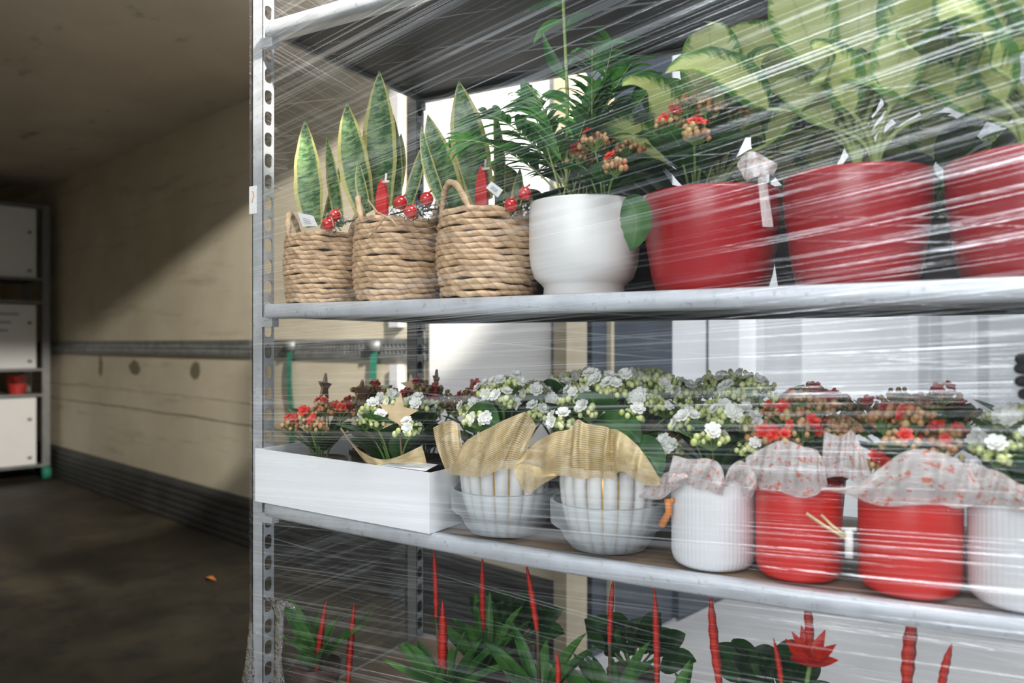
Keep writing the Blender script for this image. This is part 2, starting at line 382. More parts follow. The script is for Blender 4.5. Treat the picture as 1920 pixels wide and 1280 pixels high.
# ================================================================== THE SETTING
TM = Matrix.Translation((.08, 1.335, 0)) @ Matrix.Rotation(PI-math.atan2(.220, .976), 4, 'Z')
def struct(name, mb, mats, smooth=False, parent=None):
    o = bpy.data.objects.new(name, mb.mesh(name, mats, smooth=smooth)); COL.objects.link(o)
    if parent: o.parent = parent
    else: o.matrix_world = TM; o['kind'] = 'structure'
    return o
L, WID, HGT = 7.6, 2.45, 2.6
wall = struct('wall_left', MB().box((L/2, -.03, HGT/2), (L, .06, HGT)), M['truckwall'])
struct('wall_right', MB().box((L/2, WID+.03, HGT/2), (L, .06, HGT)), M['truckwall'])
struct('wall_far', MB().box((L+.03, WID/2, HGT/2), (.06, WID+.12, HGT)), M['truckwall'])
struct('ceiling', MB().box((L/2, WID/2, HGT+.03), (L+.12, WID+.12, .06)), M['ceil'])
struct('floor', MB().box((L/2, WID/2, -.03), (L+.12, WID+.12, .06)), M['floor'])
struct('floor_hall', MB().box((-5.01, 0, -.035), (9.9, 14, .05)), M['hallfloor'])
# ribbed kickboard
mb = MB()
zs = [0, .02]
prof = [(0, 0), (.02, 0)]
for i in range(6): z0 = .01+i*.044; prof += [(.028, z0), (.028, z0+.026), (.016, z0+.031), (.016, z0+.041)]
prof += [(0, .28)]
mb.grid(lambda u, v: Vector((u*L, prof[round(v*(len(prof)-1))][0], prof[round(v*(len(prof)-1))][1])), 1, len(prof)-1)
struct('baseboard_left', mb, M['kick'])
# perforated lashing rail
mb = MB(); z0, z1 = 1.103, 1.198
mb.box((L/2, .002, (z0+z1)/2), (L, .004, z1-z0)); mb.m = 1
for zc, hh in ((z0+.012, .024), ((z0+z1)/2, .012), (z1-.012, .024)): mb.box((L/2, .012, zc), (L, .014, hh))
for i in range(253): mb.box((.02+i*.03, .012, (z0+z1)/2), (.011, .012, z1-z0-.01))
struct('trim_1', mb, [M['kick'], M['rail']])
# white panel, its frame, cream end post
mb = MB(); mb.box((.425, .02, 1.97), (.85, .04, 1.22)); mb.box((.385, .02, .93), (.69, .04, .86))
struct('trim_2', mb, M['wallw'])
struct('trim_3', MB().box((-.03, .01, 1.3), (.06, .12, 2.7)), M['cream'])
mb = MB(); mb.box((.98, .02, 1.92), (.07, .04, 1.34)); mb.box((.98, .02, .68), (.06, .04, .8)); struct('trim_4', mb, M['greyw'])
# the hall wall beside the lorry (plane of the lorry's tail), with dock pads and posts
def hs(px):                                 # metres along that wall (away from the lorry) for a picture column
    x = (px-960)/F; return (x*2.9-.20)/(.687-.727*x)
mb = MB().box((.12, -7.3, 2.2), (.16, 14.2, 4.6)); struct('wall_dock', mb, M['wallw'])
def dockpiece(n, p0, p1, m, zz0=.05, zz1=3.4, th=.05):
    a, b = hs(p0), hs(p1); struct('trim_%d' % n, MB().box((.04-th/2, -(a+b)/2, (zz0+zz1)/2), (th, b-a, zz1-zz0)), m)
dockpiece(5, 1086, 1238, M['pad'], 0, 3.4, .10)
dockpiece(6, 1114, 1120, M['cream'], 0, 3.4, .12)
dockpiece(7, 1238, 1309, M['greyw'], 0, 3.4, .08)
dockpiece(14, 1242, 1376, M['pad'], 0, .74, .12)
dockpiece(8, 1309, 1321, M['pad'], 0, 3.4, .06)
dockpiece(9, 1321, 1382, M['greyw'], .0, 3.4, .05)
dockpiece(10, 1430, 1500, M['greyw'], .0, 3.4, .05)
dockpiece(11, 1716, 1736, M['greyw'], .0, 3.4, .06)
dockpiece(12, 1742, 1764, M['greyw'], .0, 3.4, .05)
dockpiece(13, 1830, 1852, M['greyw'], .0, 3.4, .05)

def tpt(a, b, z): return TM @ Vector((a, b, z))
# green lashing straps on the lorry wall
for i, (px, lab) in enumerate(((556, 'green webbing strap hanging from the lashing rail, farther into the lorry'), (714, 'green webbing strap hanging from the lashing rail, nearer the trolley\'s rear post'))):
    x = (px-960)/F; zc = 2.25/(.687*x+.727); a = x*zc*-.727+zc*.687-1.85
    m_ = MB(); m_.grid(lambda u, v: tpt(a+(u-.5)*.055, .034+.01*math.sin(v*9), 1.17-v*.88), 2, 20)
    m2 = MB(); c0 = tpt(a, .04, 1.165); m2.box(c0, (.07, .02, .05), Matrix.Rotation(.22, 3, 'Z'))
    t = thing('lashing_strap', lab, 'strap', tpt(a, .03, .29)); m_.build('webbing', M['strap'], t); m2.build('rail_fitting', M['galv_dark'], t)
# orange scrap on the lorry floor
d = ray(393, 1087); p = CAM+d*(HC/-d.z)
mb = MB(); mb.blade([p+Vector((-.045, .01, .004)), p+Vector((0, 0, .014)), p+Vector((.045, .0, .006))], [.004, .016, .003], Vector((0, 0, 1)))
tag(mb.build('fallen_leaf', M['orange']), 'small orange dried leaf lying on the lorry floor', 'leaf')

# far trolley with cartons at the lorry's end
A0 = 5.75
def tbox(mb, a, b, z, d): mb.box(tpt(a, b, z), d, Matrix.Rotation(PI-math.atan2(.22, .976), 3, 'Z'))
t = thing('flower_trolley', 'tall steel trolley stacked with white cartons at the far end of the lorry', 'trolley', tpt(A0+.3, .75, 0))
for b in (.10, 1.5):
    m_ = MB(); tbox(m_, A0+.02, b, 1.25, (.035, .06, 2.26)); m_.build('post', M['galv_dark'], t, False)
for a in (.02, .56):
    for b in (.10, 1.5):
        if a > .1: m_ = MB(); tbox(m_, A0+a, b, 1.25, (.035, .05, 2.26)); m_.build('post', M['galv_dark'], t, False)
        m_ = MB(); m_.tube([tpt(A0+a-.02+.02, b-.03, .06), tpt(A0+a, b+.03, .06)], .06, 14); m_.build('castor', M['strap'], t)
for z in (.125, .735, .955, 1.535, 1.735, 2.36):
    m_ = MB(); tbox(m_, A0+.29, .8, z, (.58, 1.36, .02)); m_.build('shelf', M['galv_dark'], t, False)
for z0, z1, lab in ((.137, .715, 'large white carton on the lowest shelf of the far trolley'), (.967, 1.515, 'white carton with faint printing in the middle of the far trolley'), (1.747, 2.345, 'white carton at the top of the far trolley')):
    t = thing('carton', lab, 'carton', tpt(A0+.3, .75, z0))
    m_ = MB(); tbox(m_, A0+.28, .80, (z0+z1)/2, (.5, 1.26, z1-z0-.004)); m_.build('box_body', M['white_card'], t, False)
    for q in range(2): m_ = MB(); tbox(m_, A0+.027, .22, z0+.06+q*.33, (.004, .03, .02)); m_.build('hand_hole', M['kick'], t, False)
    if z0 == .967:
        m_ = MB()
        for q in range(3): tbox(m_, A0+.0275, .45, 1.43-q*.07, (.003, (.30, .18, .14)[q], .018))
        m_.build('printed_lines', M['print_grey'], t, False)
for i, (b, lab) in enumerate(((.28, 'red plant in clear sleeve on the far trolley, next to its post'), (.55, 'red plant in clear sleeve on the far trolley, second from its post'), (.82, 'red plant in clear sleeve on the far trolley at the frame edge'))):
    t = thing('sleeved_plant', lab, 'plant', tpt(A0+.15, b, .745), 'sleeved red plants on the far trolley')
    m_ = MB(); m_.lathe([(.06, 0), (.075, .09)], 14, tpt(A0+.15, b, .745)); m_.build('pot', M['red_card'], t)
    m_ = MB()
    for q in range(14):
        an = q*2.4; c0 = tpt(A0+.15, b, .83); e = c0+Vector((math.cos(an)*.1, math.sin(an)*.1, .05+.03*math.sin(q)))
        m_.blade(bez(c0, (c0+e)/2+Vector((0, 0, .04)), e, 4), [.015, .035, .04, .025, .002], Vector((0, 0, 1)))
    m_.build('bract', M['p_red'], t)
    m_ = MB(); m_.lathe([(.065, 0), (.12, .17)], 18, tpt(A0+.15, b, .745), mod=lambda a, r, z: r*(1+.12*math.sin(a*7))); m_.build('sleeve', M['sleeve'], t)

# ================================================================== THE TROLLEY
W, D = 1.66, .565
def sag(X): return -.017*math.sin(PI*min(max(X/1.62, 0), 1))**.8
ZU, ZL, ZB, ZT = 1.262, .812, .33, 1.905
T = thing('flower_trolley', 'galvanised steel trolley with slotted posts holding shelves of potted flowers', 'trolley', (W/2, D/2, 0))
def slotted_post(X0, sx, Y0, sy):
    """front (or rear) face plus a flange facing inwards with oval slots"""
    H = 2.16; z0 = .14; mb = MB()
    xa, xb = X0, X0+sx*.034
    mb.box(((xa+xb)/2, Y0+sy*.0015, (H+z0)/2), (.034, .003, H-z0))
    mb.box((xa+sx*.0015, Y0+sy*.0175, (H+z0)/2), (.003, .035, H-z0))
    if Y0 > .1: mb.box(((xa+xb)/2, Y0+sy*.0335, (H+z0)/2), (.034, .003, H-z0))
    per = .0495; nh = int((H-z0)/per); e = 16
    for th in (0, -.003):
        x = xb+sx*th
        for i in range(nh):
            zc = z0+per*(i+.5); c = (x, Y0+sy*.018, zc); vs = []; fs = []
            for q in range(e):
                a = 2*PI*q/e; ca, sa = math.cos(a), math.sin(a)
                vs.append((x, Y0+sy*(.0185+.0115*math.copysign(abs(ca)**.7, ca)), zc+.0165*math.copysign(abs(sa)**.6, sa)))
            for q in range(e):
                a = 2*PI*q/e; ca, sa = math.cos(a), math.sin(a); m_ = max(abs(ca), abs(sa))
                vs.append((x, Y0+sy*(.0175+.0175*ca/m_), zc+per/2*sa/m_))
            for q in range(e): fs.append((q, (q+1) % e, e+(q+1) % e, e+q))
            mb.add(vs, fs)
    return mb
posts = []
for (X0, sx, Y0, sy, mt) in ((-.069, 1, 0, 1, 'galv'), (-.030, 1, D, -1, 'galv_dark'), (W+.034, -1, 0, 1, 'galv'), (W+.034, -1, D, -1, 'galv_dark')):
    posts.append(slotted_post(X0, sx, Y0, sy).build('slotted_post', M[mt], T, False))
# label on the front left post
m_ = MB(); p0 = pt(468, 350, -.002); p1 = pt(481, 400, -.002)
m_.box(((p0.x+p1.x)/2, -.0022, (p0.z+p1.z)/2), (p1.x-p0.x, .002, p0.z-p1.z)); s_ = m_.build('sticker', M['paper'], posts[0], False)
m_ = MB(); cx = (p0.x+p1.x)/2; m_.tube([(cx-.002, -.0040, p0.z-.012), (cx+.004, -.0040, p0.z-.014), (cx+.005, -.0040, p0.z-.024), (cx, -.0040, p0.z-.032), (cx-.001, -.0040, p0.z-.038)], .0009, 5)
m_.build('printed_squiggle', M['orange'], posts[0])
m_ = MB(); m_.tube([(-.010, -.003, HC+.005), (-.010, -.006, HC-.06)], .004, 6)
def shelf(z, bottomonly=False):
    mb = MB(); n = 24
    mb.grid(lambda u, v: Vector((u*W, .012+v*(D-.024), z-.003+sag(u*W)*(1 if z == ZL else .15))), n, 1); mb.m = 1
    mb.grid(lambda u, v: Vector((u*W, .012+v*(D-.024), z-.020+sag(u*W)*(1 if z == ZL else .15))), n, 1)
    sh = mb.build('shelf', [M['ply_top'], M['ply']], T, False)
    def lip(y0, y1, s1):
        m_ = MB(); q = 1 if z == ZL else .15; n = 24
        prof = [(y1, -.005), (y0+s1*.010, .001), (y0+s1*.003, -.001), (y0, -.006), (y0, -.026), (y0+s1*.003, -.031), (y1, -.032), (y1, -.029)]
        m_.grid(lambda u, v: Vector((u*W, prof[round(v*7)][0], z+prof[round(v*7)][1]+sag(u*W)*q)), n, 7)
        return m_
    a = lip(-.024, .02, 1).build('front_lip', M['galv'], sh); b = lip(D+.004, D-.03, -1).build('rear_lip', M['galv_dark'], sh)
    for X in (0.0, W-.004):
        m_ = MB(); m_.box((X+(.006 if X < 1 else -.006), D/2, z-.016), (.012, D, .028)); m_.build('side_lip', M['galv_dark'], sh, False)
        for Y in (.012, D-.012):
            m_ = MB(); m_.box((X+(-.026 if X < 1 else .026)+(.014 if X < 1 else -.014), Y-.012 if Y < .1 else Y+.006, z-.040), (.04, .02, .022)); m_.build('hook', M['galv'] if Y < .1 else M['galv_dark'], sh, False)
    return sh
for z in (ZT, ZU, ZL, ZB): shelf(z)
m_ = MB(); m_.box((W/2, D/2, .13), (W+.05, D, .03)); m_.build('chassis', M['galv_dark'], T, False)
for X in (.08, W-.08):
    for Y in (.08, D-.08):
        m_ = MB(); m_.tube([(X-.015, Y, .056), (X+.015, Y, .056)], .056, 18); m_.box((X, Y, .11), (.05, .05, .02)); m_.build('castor', M['pad'], T)

# ================================================================== SHARED PLANT MESHES
def kleaf_mesh(seed):
    mb = MB(); rr = random.Random(seed); n = 12; P = []; Wd = []
    for i in range(n+1):
        t = i/n; P.append(Vector((0, -.01*math.sin(t*PI)-.018*t*t*(1+seed*.3), t*.1)))
        base = .035*(math.sin(PI*min(1, t**.8*.98+.02)))**.6*(.55+.6*t if t < .8 else 1.03) if t < 1 else .002
        Wd.append(max(.003, base*(1+.10*(i % 2))))
    mb.blade(P, Wd, Vector((0, -1, 0)), .18, 4); return mb.mesh('kalanchoe_leaf', M['kleaf'])
KL = [kleaf_mesh(s) for s in range(3)]
def blossom_mesh(mat, dbl=True):
    mb = MB(); rr = random.Random(3)
    layers = ((.012, 6, .25), (.009, 5, .75), (.0055, 4, 1.3)) if dbl else ((.011, 5, .2), (.007, 4, .9))
    for li, (r, n, el) in enumerate(layers):
        for i in range(n):
            a = 2*PI*i/n+li*.6; dr = Vector((math.cos(a), math.sin(a), 0)); sd = Vector((-math.sin(a), math.cos(a), 0)); up = Vector((0, 0, 1))
            b0 = up*(.001*li); m_ = dr*r*.6*math.cos(el)+up*r*.7*math.sin(el); e = dr*r*math.cos(el*.8)+up*r*math.sin(el)
            w_ = r*.42
            mb.add([b0-sd*w_*.3, b0+sd*w_*.3, m_+sd*w_, e+sd*w_*.6, e-sd*w_*.6, m_-sd*w_], [(0, 1, 2, 5), (5, 2, 3, 4)])
    return mb.mesh('blossom', M[mat])
BL = {'white': blossom_mesh('p_white'), 'red': blossom_mesh('p_red', False), 'dark': blossom_mesh('p_dark', False), 'orange': blossom_mesh('p_red', False)}
BUD = {'white': 'b_white', 'red': 'b_red', 'dark': 'b_dark', 'orange': 'b_red'}

def kalanchoe(t, c, Rd, zt, zb, colour, seed, heads=9, nleaf=10, nb=2, front=True, leafs=.95):
    """c=(x,y) centre, zt top of the flower dome, zb rim of the pot; the plant's leaves, stems, buds, blossoms as parts of t"""
    rr = random.Random(seed); cx, cy = c; st = MB(); bd = MB()
    for i in range(heads):
        a = i*2.399+seed; q = math.sqrt((i+.3)/heads)*Rd*.92
        hx, hy = cx+q*math.cos(a), cy+q*math.sin(a); hz = zt-.020-(q/Rd)**2*(.08 if hy < cy else .045)+rr.uniform(-.012, .008)
        base = Vector((cx+(hx-cx)*.25, cy+(hy-cy)*.25, zb)); top = Vector((hx, hy, hz))
        st.tube(bez(base, (base+top)/2+Vector((0, 0, .02)), top-Vector((0, 0, .012)), 4), .0022, 5)
        for j in range(24):
            an = rr.uniform(0, 2*PI); el = rr.uniform(-.3, 1.4); r_ = rr.uniform(.014, .031)
            p = top+Vector((r_*math.cos(an)*math.cos(el), r_*math.sin(an)*math.cos(el), r_*math.sin(el)*.65))
            bd.ball(p, rr.uniform(.0038, .0062), 7, 5, (1, 1, 1.12)); st.tube([top-Vector((0, 0, .015)), p], .001, 4, caps=False)
        for j in range(nb if rr.random() < .7 else max(0, nb-2)):
            an = rr.uniform(-2.6, -.2) if (front and j % 2 == 0) else rr.uniform(0, 2*PI); el = rr.uniform(.2, 1.2)
            dr = Vector((math.cos(an)*math.cos(el), math.sin(an)*math.cos(el), math.sin(el)))
            inst('blossom', BL[colour], t, frame(top+dr*.026, dr+Vector((0, -.3, 0)), rr.uniform(0, 6), rr.uniform(.85, 1.25)))
    st.build('stems', M['stem'], t); bd.build('flower_buds', M[BUD[colour]], t, kind='stuff')
    for i in range(nleaf):
        a = i*2*PI/nleaf+rr.uniform(-.2, .2)+seed; el = rr.uniform(.1, .75)
        if math.sin(a) < 0: a = math.atan2(math.sin(a)*.45, math.cos(a))
        dr = Vector((math.cos(a)*math.cos(el), math.sin(a)*math.cos(el), math.sin(el)))
        b = Vector((cx+math.cos(a)*.015, cy+math.sin(a)*.015, zb+rr.uniform(.0, max(.01, (zt-zb)*.4))))
        # leaf frame: z along dr, -y facing up
        z = dr.normalized(); up = Vector((0, 0, 1)); y = (-(up-z*up.dot(z))).normalized(); x = y.cross(z)
        Mx = Matrix((x, y, z)).transposed().to_4x4(); Mx.translation = b
        inst('leaf', KL[i % 3], t, Mx @ Matrix.Scale(leafs*Rd/.085*rr.uniform(.8, 1.15), 4))

def loft(mb, top, bot, n=40, m=10, pleat=.004, k=9, belly=.0, seed=0):
    """ribbon between two smooth lines of points"""
    def cr(P, u):
        P = [Vector(p) for p in P]; s_ = u*(len(P)-1); i = min(int(s_), len(P)-2); f = s_-i
        p0, p1, p2, p3 = P[max(i-1, 0)], P[i], P[i+1], P[min(i+2, len(P)-1)]
        return .5*((2*p1)+(p2-p0)*f+(2*p0-5*p1+4*p2-p3)*f*f+(3*p1-p0-3*p2+p3)*f**3)
    def fn(u, v):
        p = cr(top, u)*(1-v)+cr(bot, u)*v
        return p+Vector((0, -belly*math.sin(PI*v)-pleat*(math.sin(u*k*PI+v*2+seed)+.5*math.sin(u*k*PI*2.3+v*3))*(.4+.6*math.sin(PI*v)), pleat*.35*math.cos(u*k*2.1+seed)))
    mb.grid(fn, n, m); return mb
def PP(L_): return [pt(*q) for q in L_]

# ================================================================== UPPER SHELF
def basket(X, Y, z, r, h, label, seed, handle_ang=0.):
    t = thing('planted_basket', label, 'planter', (X, Y, z), 'woven basket planters on the upper shelf')
    rr = random.Random(seed)
    core = MB(); core.lathe([(0.001, .004), (r*.82, .004), (r*.95, h*.35), (r*.93, h*.8), (r*.86, h*.97), (r*.8, h*.93), (0.001, h*.9)], 28, (X, Y, z))
    b = core.build('basket', M['soil'], t)
    n = 15
    for i in range(n):
        f = i/(n-1); zz = z+.009+f*(h-.016); rad = r*(.86+.13*math.sin(min(1, f*1.5+.12)*PI*.5)-.07*f*f)
        P = []; ph = rr.uniform(0, 9)
        for q in range(44):
            a = 2*PI*q/44
            P.append((X+(rad+.0014*math.sin(a*5+ph))*math.cos(a), Y+(rad+.0014*math.sin(a*5+ph))*math.sin(a), zz+.0022*math.sin(a*3+ph)+.0012*math.sin(a*11+ph)))
        rs = [h/n*.55*(1+.12*math.sin(q*1.7+ph)) for q in range(44)]
        m_ = MB(); m_.tube(P, rs, 7, closed=True); m_.build('rope_coil', M['rope'], b)
    for s_ in (0, 1):
        a0 = handle_ang+PI*s_; P = []
        for q in range(15):
            u = q/14; a = a0-.55+1.1*u; hh = math.sin(PI*u)**.7*.072
            P.append((X+r*.90*math.cos(a)*(1+0*u), Y+r*.90*math.sin(a), z+h-.02+hh+(.0)))
        m_ = MB(); m_.tube(P, [.0065*(1+.15*math.sin(q*2.2)) for q in range(15)], 8); m_.build('handle', M['rope'], b)
    return t
def sleaf(t, base, tip, wpx, Y0, Y1, bend=0., face=(0, -1, 0), fold=.25):
    b = pt(base[0], base[1], Y0); e = pt(tip[0], tip[1], Y1); hw = 1.18*wpx/2/ppm(base[0], Y0)
    mid = (b+e)/2+Vector((bend, 0, 0)); P = bez(b, mid, e, 12)
    Wd = [hw*x for x in (.62, .74, .85, .93, .99, 1, .97, .9, .8, .66, .48, .27, .02)]
    fc = (Vector(face)+Vector((.35, -.6, 0))).normalized()
    m_ = MB(); m_.blade(P, Wd, fc, fold, 6, .05, R.random()*6); m_.build('leaf', M['sanse'], t)
def berry(t, px, py, Y, rpx):
    p = pt(px, py, Y); m_ = MB(); m_.ball(p, rpx/ppm(px, Y), 18, 12); m_.tube([p+Vector((0, 0, .01)), p+Vector((.005, .01, .018))], .002, 6)
    m_.build('red_bauble', M['bauble'], t)
def sprig(t, px, py, Y, n=34, L_=.05):
    c = pt(px, py, Y); m_ = MB(); rr = random.Random(px)
    for i in range(n):
        a = rr.uniform(0, 2*PI); e = c+Vector((rr.uniform(-.05, .05), rr.uniform(-.02, .02), rr.uniform(-.012, .012)))
        q = e+Vector((math.cos(a), -.4, math.sin(a)))*.016; m_.tube([e, q], [.0013, .0004], 4)
    m_.tube([c-Vector((.055, 0, 0)), c+Vector((.055, 0, .01))], .002, 5); m_.m = 1
    for i in range(14): m_.ball(c+Vector((rr.uniform(-.05, .05), -.012, rr.uniform(-.012, .016))), .0026, 6, 4)
    m_.build('frosted_sprig', [M['frost'], M['snow']], t, kind='stuff')
def tagcard(t, pxs, Y):
    P = PP([(*q, Y) for q in pxs]); m_ = MB(); o = Vector((0, .0015, 0))
    m_.add([p for p in P]+[p+o for p in P], [(0, 1, 2, 3), (7, 6, 5, 4), (0, 4, 5, 1), (1, 5, 6, 2), (2, 6, 7, 3), (3, 7, 4, 0)])
    m_.m = 1
    a, b, c_, d_ = P
    for f in (.35, .5, .65):
        p = a+(d_-a)*f+(b-a)*.25; q = a+(d_-a)*f+(b-a)*.75; m_.tube([p-o*.6, q-o*.6], .0006, 4)
    m_.build('price_tag', [M['paper'], M['print_grey']], t, False)
b1 = basket(.070, .095, ZU, .093, .165, 'woven rope basket with snake plant beside the slotted post, palest and leftmost of three', 1, 3.6)
b2 = basket(.292, .095, ZU, .099, .180, 'woven rope basket with snake plant, in the middle of the three rope baskets', 2, 3.75)
b3 = basket(.526, .095, ZU, .105, .178, 'woven rope basket with snake plant, next to the white footed bowl', 3, 4.35)
# snake plant leaves, base and tip picked off, each with its own depth
for a in (((590, 425), (572, 226), 54, .09, .10, -.006), ((570, 420), (563, 270), 20, .11, .13, -.004), ((640, 425), (612, 255), 24, .12, .15, .0, ), ((606, 430), (640, 300), 18, .13, .15, .012)): sleaf(b1, *a)
for a in (((688, 400), (650, 192), 56, .08, .09, -.014), ((716, 390), (711, 133), 62, .12, .14, .004), ((745, 390), (738, 215), 22, .14, .17, .01), ((690, 395), (672, 300), 20, .06, .05, -.01), ((760, 400), (800, 255), 22, .15, .18, .006), ((735, 385), (752, 250), 30, .2, .22, .012)): sleaf(b2, *a)
for a in (((862, 395), (802, 215), 50, .09, .10, -.012), ((905, 380), (860, 152), 64, .11, .12, -.002), ((835, 390), (790, 235), 22, .06, .05, -.02), ((935, 400), (925, 195), 20, .16, .18, .02), ((965, 400), (975, 315), 20, .12, .12, .004), ((880, 400), (842, 260), 40, .16, .18, .0)): sleaf(b3, *a)
for t, L_ in ((b1, ((616, 420, .0, 13), (628, 404, .02, 12))), (b2, ((751, 380, .0, 13), (770, 397, -.01, 13), (800, 373, .0, 13))), (b3, ((958, 384, -.005, 13), (984, 363, .0, 13)))):
    for q in L_: berry(t, q[0], q[1], q[2]+.01, q[3])
sprig(b1, 650, 420, .04); sprig(b2, 765, 400, .03); sprig(b2, 800, 400, .03); sprig(b3, 960, 400, .04)
tagcard(b1, ((558, 398), (586, 404), (595, 424), (567, 424)), .0); tagcard(b3, ((921, 340), (943, 356), (933, 370), (911, 352)), -.005)
def figure(t, px, py0, py1, Y):
    m_ = MB(); a = pt(px, py1, Y); b = pt(px+6, py0, Y); w_ = 13/ppm(px, Y)
    m_.prism([(-w_, 0), (w_, 0), (w_*1.05, (b-a).length*.55), (w_*.6, (b-a).length*.93), (0, (b-a).length), (-w_*.6, (b-a).length*.8), (-w_, (b-a).length*.4)], .008, Matrix.Translation(a))
    f = m_.build('wooden_figure', M['felt_red'], t, False)
    m_ = MB(); c = b+Vector((.004, -.006, -.008)); m_.tube([c-Vector((.006, 0, 0)), c+Vector((.012, 0, -.001))], .003, 8); m_.tube([a+Vector((0, -.003, -.02)), b+Vector((0, .004, .012))], .0025, 6)
    m_.build('wooden_peg', M['bead'], f)
figure(b2, 716, 335, 405, .03); figure(b3, 903, 310, 398, .05)
# twine bow on the middle basket
m_ = MB(); m_.tube(PP([(693, 445, -.012), (712, 420, -.014), (722, 405, -.012), (735, 412, -.012), (745, 425, -.012)]), .0022, 6); m_.tube(PP([(722, 405, -.012), (707, 398, -.012), (690, 375, -.0)]), .002, 6)
m_.build('twine_bow', M['twine'], b2)
m_ = MB(); m_.tube(PP([(604, 428, -.0), (614, 400, .0), (622, 408, .0), (626, 425, .0)]), .0016, 6); m_.build('twine_bow', M['twine'], b1)

def dief(t, c, z0, L_, dirs, mats=('dief', 'dief2')):
    """dieffenbachia: each leaf a part on its own stalk; dirs=(azimuth, rise, length, halfwidth, mat)"""
    for (az, el, ll, hw, mi) in dirs:
        base = Vector((c[0], c[1], z0)); dr = Vector((math.cos(az)*math.cos(el), math.sin(az)*math.cos(el), math.sin(el)))
        k1 = base+dr*L_; m_ = MB(); m_.tube(bez(base, base+Vector((0, 0, L_*.6)), k1, 6), [.006, .0055, .005, .0045, .004, .0035, .003], 7)
        e = k1+Vector((dr.x*ll, dr.y*ll, dr.z*ll*.75-.25*ll*math.cos(el))); mid = k1+dr*ll*.55+Vector((0, 0, .03))
        P = bez(k1, mid, e, 14); Wd = [hw*math.sin(PI*min(1, (i/14)**.72))**.75 for i in range(14)]+[.001]; Wd[0] = .004
        m_.m = 1; fc = Vector((.1, -.75, .65))
        m_.blade(P, Wd, fc, .22, 6, .04, az); m_.build('leaf', [M['stem_pale'], M[mats[mi]]], t)
def frond(t, base, az, el, ll, nl=13, seed=0, lw=.0065, droop=.35):
    rr = random.Random(seed); dr = Vector((math.cos(az)*math.cos(el), math.sin(az)*math.cos(el), math.sin(el)))
    b = Vector(base); e = b+dr*ll-Vector((0, 0, ll*droop*math.cos(el))); mid = b+dr*ll*.5+Vector((0, 0, ll*.12))
    P = bez(b, mid, e, 20); m_ = MB(); m_.tube(P, [.0026*(1-.7*i/20) for i in range(21)], 5); m_.m = 1
    for i in range(nl):
        f = .3+.7*i/(nl-1); p = P[int(f*20)]; tg = (P[min(20, int(f*20)+1)]-P[max(0, int(f*20)-1)]).normalized()
        for s_ in (-1, 1):
            sd = tg.cross(Vector((.2, -.5, .8))).normalized()*s_; ln = ll*.36*(1-.45*f)*rr.uniform(.85, 1.15)
            d_ = (tg*.75+sd*.7+Vector((0, 0, rr.uniform(-.25, .1)))).normalized()
            m_.blade(bez(p, p+d_*ln*.55+Vector((0, 0, .008)), p+d_*ln-Vector((0, 0, ln*.22)), 5), [.002, lw*.9, lw, lw*.8, lw*.5, .0005], Vector((0, -.6, .7)), .2, 2)
    m_.build('frond', [M['stem_pale'], M['palm']], t)
# --- white footed bowl with palm, kalanchoe and foliage
def footed(X, Y, z, r, h, mat, label, cat='planter', foot=True):
    t = thing('planted_pot', label, cat, (X, Y, z))
    p = [(0.001, .0), (r*.72, .0), (r*.74, .004), (r*.73, .018), (r*.78, .024), (r*.90, .036), (r*.975, .060), (r, .09), (r, h-.004), (r*.985, h), (r*.95, h-.003), (r*.94, h-.03), (.001, h-.03)]
    m_ = MB(); m_.lathe(p, 56, (X, Y, z)); b = m_.build('pot', M[mat], t)
    m_ = MB(); m_.lathe([(.001, h-.022), (r*.945, h-.026)], 24, (X, Y, z)); m_.build('soil', M['soil'], b); return t
wp = footed(.738, .105, ZU, .106, .179, 'white_cer', 'white ceramic footed bowl planted with a tall palm and red kalanchoe')
zr = ZU+.17
for i in range(15):
    frond(wp, (.71+R.uniform(-.03, .03), .13+R.uniform(-.03, .03), zr), i*2.4, R.uniform(.75, 1.35), R.uniform(.24, .44), 13, i, .006+R.random()*.004)
m_ = MB(); P = [Vector(q) for q in PP([(1062, 350, .09), (1064, 180, .1), (1056, 0, .1), (1050, -60, .1)])]; m_.tube(P, .0035, 7); m_.build('cane', M['stem_pale'], wp)
for (a, b, c_) in (((1058, 12, .1), (1020, 2, .09), (982, 24, .08)), ((1060, 40, .1), (1020, 40, .09), (1000, 84, .08)), ((1058, 60, .1), (1085, 20, .12), (1110, 30, .12)), ((1062, 150, .1), (1030, 120, .08), (1018, 60, .08))):
    m_ = MB(); m_.blade(bez(pt(*a), pt(*b), pt(*c_), 8), [.003, .007, .010, .012, .012, .010, .007, .004, .0005], Vector((.3, -.8, .5)), .2); m_.build('leaf', M['palm'], wp)
kalanchoe(wp, (.80, .065), .07, ZU+.305, ZU+.175, 'red', 21, 5, 9, 1, leafs=.9)
# the scalloped leaf hanging over the rim
m_ = MB(); P = bez(pt(1172, 372, -.01), pt(1205, 395, -.02), pt(1182, 470, -.015), 12)
m_.blade(P, [.006, .015, .021, .024, .027, .027, .029, .027, .027, .022, .019, .011, .002], Vector((.2, -1, .1)), .2); m_.build('leaf', M['kleaf'], wp)
